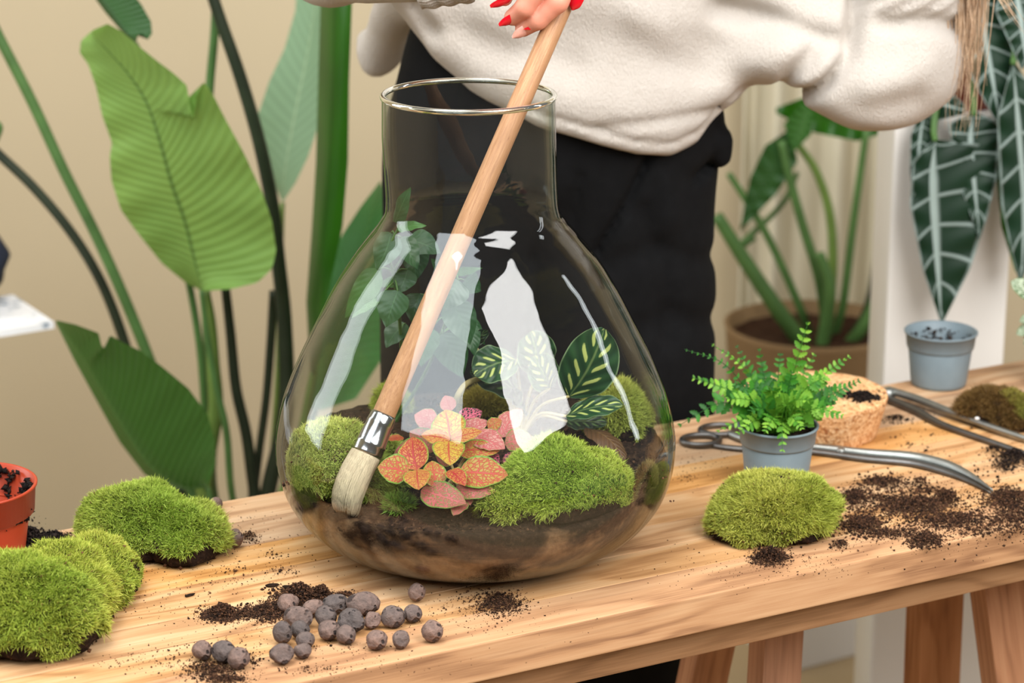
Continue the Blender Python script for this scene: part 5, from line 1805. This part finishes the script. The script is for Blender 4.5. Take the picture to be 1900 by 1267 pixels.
stem_px(sp, [(384, 905), (400, 960), (420, 1010)], [6 * px1, 8 * px1, 9 * px1], 'green_stem', SY - .12)
stem_px(sp, [(-20, 225), (-3, 236), (-10, 260)], [9 * px1, 8 * px1], 'green_stem', SY + .05, to_base=False)

# ---- side table with speckled white top and navy cloth at the left edge
c1, c2 = onz(100, 597, .74), onz(24, 546, .74)
ed1 = c2 - c1
c3 = onz(0, 613, .74); ed2 = (c3 - c1) / np.linalg.norm(c3 - c1)
quad = [c1, c2, c2 + ed2 * .6, c1 + ed2 * .6]
st = thing('side_table', tuple((quad[0] + quad[2]) / 2 * np.array([1, 1, 0])), 'white side table with speckled top reaching in at the left edge', 'table')
Vv = [q for q in quad] + [q - np.array([0, 0, .010]) for q in quad]
mesh('table_top', Vv, [(0, 1, 2, 3), (7, 6, 5, 4), (0, 4, 5, 1), (1, 5, 6, 2), (2, 6, 7, 3), (3, 7, 4, 0)], M['marble'], st, smooth=False)
cc = (quad[0] + quad[2]) / 2
Vv, Fv, Uv = lathe([(0, .16), (.012, .16), (.02, .03), (.728, .022), (.7295, .06)], (cc[0] - .05, cc[1], 0), 32, close_bottom=True, close_top=True)
mesh('leg', Vv, Fv, M['white'], st)
nb = onz(-30, 556, .74)
prof = [(-8, 552), (12, 546), (14, 528), (26, 500), (22, 490), (0, 458), (-40, 420), (-120, 420), (-140, 470), (-130, 552)]
Vv = []
for k, s in enumerate((-.10, -.07, .07, .10)):
    for x, y in prof:
        sc_ = .93 if k in (0, 3) else 1.0
        x, y = -60 + (x + 60) * sc_, 552 + (y - 552) * sc_
        p = at(x, min(y, 551), nb[1]); p[2] = max(p[2], .7412); p = p + np.array([-.02, s, 0]); Vv.append(p)
m = len(prof)
props(mesh('cloth_bag', Vv, grid_faces(4, m, True) + [tuple(range(m))[::-1], tuple(3 * m + j for j in range(m))], M['navy']), 'navy cloth bag standing on the white side table, cut by the left edge', 'bag')

# ================================================================== BACKGROUND RIGHT
# curtain with folds
xs = np.linspace(at(1385, 400, 4.2)[0], at(1660, 400, 4.2)[0], 150)
Vv = []
zlev = np.linspace(onz(1600, 1208, 0)[2] + .004, 2.6, 16)
for z in zlev:
    for i, x in enumerate(xs):
        t = i / 149
        Vv.append((x, 4.27 + .035 * math.sin(t * 19 + .9 * math.sin(t * 7)), z))
cu = mesh('curtain', Vv, grid_faces(16, 150), M['curtain'])
md = cu.modifiers.new('thick', 'SOLIDIFY'); md.thickness = .004
props(cu, 'pale cream curtain hanging in soft folds before the back wall', 'curtain')

# low white stand with woven planter
PY2 = 3.92
bx = at(1512, 620, PY2)
pt = onz(1700, 1236, 0.0); pl_ = onz(1590, 1203, 0.0)
lp = thing('plinth', (bx[0], PY2, 0), 'low matt white plinth under the woven planter', 'plinth')
L, F = box((-.17, -.15, 0), (.17, .15, .30), bevel=.004)
ra = .55
Vv = np.stack([bx[0] + .035 + L[:, 0] * math.cos(ra) - L[:, 1] * math.sin(ra), PY2 + .05 + L[:, 0] * math.sin(ra) + L[:, 1] * math.cos(ra), L[:, 2]], 1)
mesh('plinth_body', Vv, F, M['white'], lp, smooth=False)
bc = np.array([bx[0], PY2 + .02, .3005])
rimz = at(1505, 606, PY2)[2] - .3005
bp_ = thing('potted_plant', tuple(bc), 'broad-leaved plant with many arching stems in a woven planter', 'plant')
prof = [(0, .113), (.01, .124), (rimz * .5, .140), (rimz - .01, .149), (rimz, .152), (rimz, .145), (rimz - .03, .140), (rimz - .031, .01)]
Vv, Fv, Uv = lathe(prof, bc, 72, close_bottom=True, close_top=True)
mesh('planter', Vv, Fv, M['wicker'], bp_, uv=Uv)
pot_soil(bp_, bc, .139, rimz - .022, 33, 'soil_back')
sb = bc + [0, 0, rimz - .03]
bstems = [([(1330, 400), (1380, 480), (1440, 570), (1490, 650)], 15, 'green_stem', -.03), ([(1352, 322), (1390, 380), (1430, 450), (1480, 560), (1505, 640)], 8, 'green_stem', .03),
          ([(1450, 262), (1465, 330), (1490, 420), (1520, 520), (1545, 640)], 9, 'green_stem', .0), ([(1482, 270), (1515, 320), (1540, 400), (1545, 500), (1545, 640)], 9, 'lime_stem', .04),
          ([(1608, 240), (1595, 330), (1580, 440), (1565, 560), (1560, 650)], 8, 'green_stem', .02), ([(1665, 250), (1648, 340), (1636, 430), (1615, 560), (1600, 650)], 10, 'dark_stem', .0),
          ([(1690, 330), (1665, 420), (1640, 520), (1605, 600), (1595, 660)], 12, 'green_stem', -.02), ([(1400, 440), (1368, 460), (1450, 380), (1480, 320)], 6, 'green_stem', .05),
          ([(1700, 510), (1672, 580), (1650, 640), (1640, 660)], 9, 'lime_stem', .03), ([(1520, 470), (1540, 540), (1530, 660)], 12, 'green_stem', -.04)]
for pl, w, mt, dy in bstems:
    if pl[-1][1] < 600: pl = pl[::-1] if pl[0][1] > pl[-1][1] else pl
    P = [at(x, y, PY2 + dy) for x, y in pl]
    if pl[-1][1] >= 600: P[-1] = np.array([P[-1][0] * .8 + sb[0] * .2, PY2 + .02 + dy, sb[2]])
    Vv, Fv, Uv = tube(P, [w * .8 / 1130, w / 1130, w * 1.1 / 1130], 10, 30)
    mesh('stem', Vv, Fv, M[mt], bp_, uv=Uv)
pxleaf2('leaf', bp_, 'str_vivid', [(1440, 205), (1520, 218), (1600, 225), (1680, 232)], [(1440, 200), (1520, 170), (1600, 168), (1680, 228)], [(1440, 210), (1510, 246), (1590, 262), (1680, 236)], PY2 + .05, .0, .12, .004)
pxleaf2('leaf', bp_, 'str_dark', [(1465, 250), (1440, 310), (1405, 365), (1372, 430)], [(1465, 240), (1420, 270), (1392, 330), (1372, 430)], [(1470, 250), (1480, 300), (1440, 360), (1372, 430)], PY2 + .02, .0, .12, .004)
pxleaf2('leaf', bp_, 'str_mid', [(1500, 200), (1490, 240), (1470, 280)], [(1490, 190), (1455, 230), (1470, 284)], [(1510, 200), (1505, 250), (1470, 284)], PY2, .0, .12, .004)

# tall white plinth with the white-veined plant
ty = 3.20
a0, a1 = at(1650, 450, ty), at(1876, 450, ty)
tp_ = thing('plinth', ((a0[0] + a1[0]) / 2, ty + .075, 0), 'tall matt white plinth at the right, behind the white-veined leaves', 'plinth')
zt_ = at(1760, 215, ty)[2]
L, F = box((a0[0], ty, 0), (a1[0], ty + .15, zt_), bevel=.006)
mesh('plinth_body', L, F, M['white'], tp_, smooth=False)
ac = np.array([(a0[0] + a1[0]) / 2 + .01, ty + .075, zt_ + .0005])
al = thing('potted_alocasia', tuple(ac), 'plant with hanging dark leaves marked by bold white veins', 'plant')
make_pot(al, ac, .070, .052, .11, .03, M['redbrown'])
pot_soil(al, ac, .063, .095, 35, 'soil_back')
aleaves = [([(1735, 262), (1728, 330), (1732, 420), (1740, 520), (1747, 600)], [(1735, 255), (1694, 300), (1688, 380), (1712, 500), (1747, 604)], [(1735, 258), (1842, 270), (1836, 390), (1800, 500), (1747, 604)], 3.15, 'alocasia'),
           ([(1806, 215), (1800, 260), (1806, 330), (1818, 440)], [(1806, 205), (1760, 230), (1776, 330), (1818, 446)], [(1806, 205), (1858, 230), (1850, 330), (1818, 446)], 3.16, 'alocasia'),
           ([(1880, 120), (1890, 250), (1900, 380), (1896, 520)], [(1880, 110), (1850, 220), (1858, 380), (1890, 524)], [(1880, 110), (1950, 220), (1950, 380), (1896, 524)], 3.13, 'alocasia'),
           ([(1812, -40), (1826, 60), (1842, 150), (1856, 230)], [(1800, -50), (1778, 40), (1800, 140), (1856, 240)], [(1820, -50), (1880, 30), (1884, 140), (1856, 240)], 3.17, 'alocasia'),
           ([(1716, 205), (1706, 260), (1702, 330), (1700, 390)], [(1712, 200), (1690, 250), (1688, 320), (1698, 394)], [(1722, 200), (1740, 250), (1728, 330), (1702, 394)], 3.17, 'alocasia'),
           ([(1880, -50), (1895, 50), (1905, 120)], [(1870, -60), (1846, 20), (1895, 130)], [(1890, -60), (1960, 20), (1915, 130)], 3.15, 'alocasia'),
           ([(1870, 210), (1868, 320), (1878, 430), (1886, 500)], [(1864, 205), (1846, 300), (1858, 420), (1884, 506)], [(1876, 205), (1890, 300), (1892, 420), (1888, 506)], 3.18, 'str_vivid'),
           ([(1700, 175), (1740, 190), (1790, 205)], [(1700, 165), (1745, 150), (1795, 200)], [(1700, 180), (1735, 225), (1790, 212)], 3.18, 'alocasia')]
stop = ac + [0, 0, .09]
for k, (mi, le, ri, y, mt) in enumerate(aleaves):
    lf = pxleaf2('leaf', al, mt, mi, le, ri, y, -.03, -.12, .003, n=50)
    b0 = at(*mi[0], y)
    P = [stop + [rnd.uniform(-.02, .02), rnd.uniform(-.02, .02), 0], stop * .5 + b0 * .5 + np.array([0, 0, .10]), b0 + [0, .01, .03], b0]
    Vv, Fv, Uv = tube(P, [.006, .005, .004], 8, 24)
    mesh('leaf_stalk', Vv, Fv, M['green_stem'], lf, uv=Uv)

# little pot at the right edge of the table
RP = ont(1962, 712)
rp = thing('potted_plant', tuple(RP), 'white-netted leafy plant in a red-brown pot, cut by the right edge', 'plant')
make_pot(rp, RP, .044, .034, .062, .02, M['redbrown'])
pot_soil(rp, RP, .040, .052, 37)
rb_ = RP + [0, 0, .055]
for k, (bx_, tx_, w, dy) in enumerate((((1935, 560), (1876, 522), 40, -.01), ((1940, 600), (1886, 620), 26, -.02), ((1940, 585), (1892, 596), 24, -.02), ((1950, 540), (1920, 490), 36, .0), ((1970, 560), (2010, 520), 40, .0), ((1945, 610), (1900, 640), 26, -.03))):
    B, Tp = at(*bx_, RP[1] + dy), at(*tx_, RP[1] + dy)
    Vv, Fv, Uv = leaf(B, Tp, w / pxm(B), TOCAM(B) + np.array([0, 0, .5]), 12, 4, .55, .55, .1, .12, .06, 7)
    lf = mesh('leaf', Vv, Fv, M['fit_white'], rp, uv=Uv)
    Vv, Fv, Uv = tube([rb_, (rb_ + B) / 2 + [0, 0, .01], B], [.0015, .001], 6, 10)
    mesh('leaf_stalk', Vv, Fv, M['green_stem'], lf, uv=Uv)
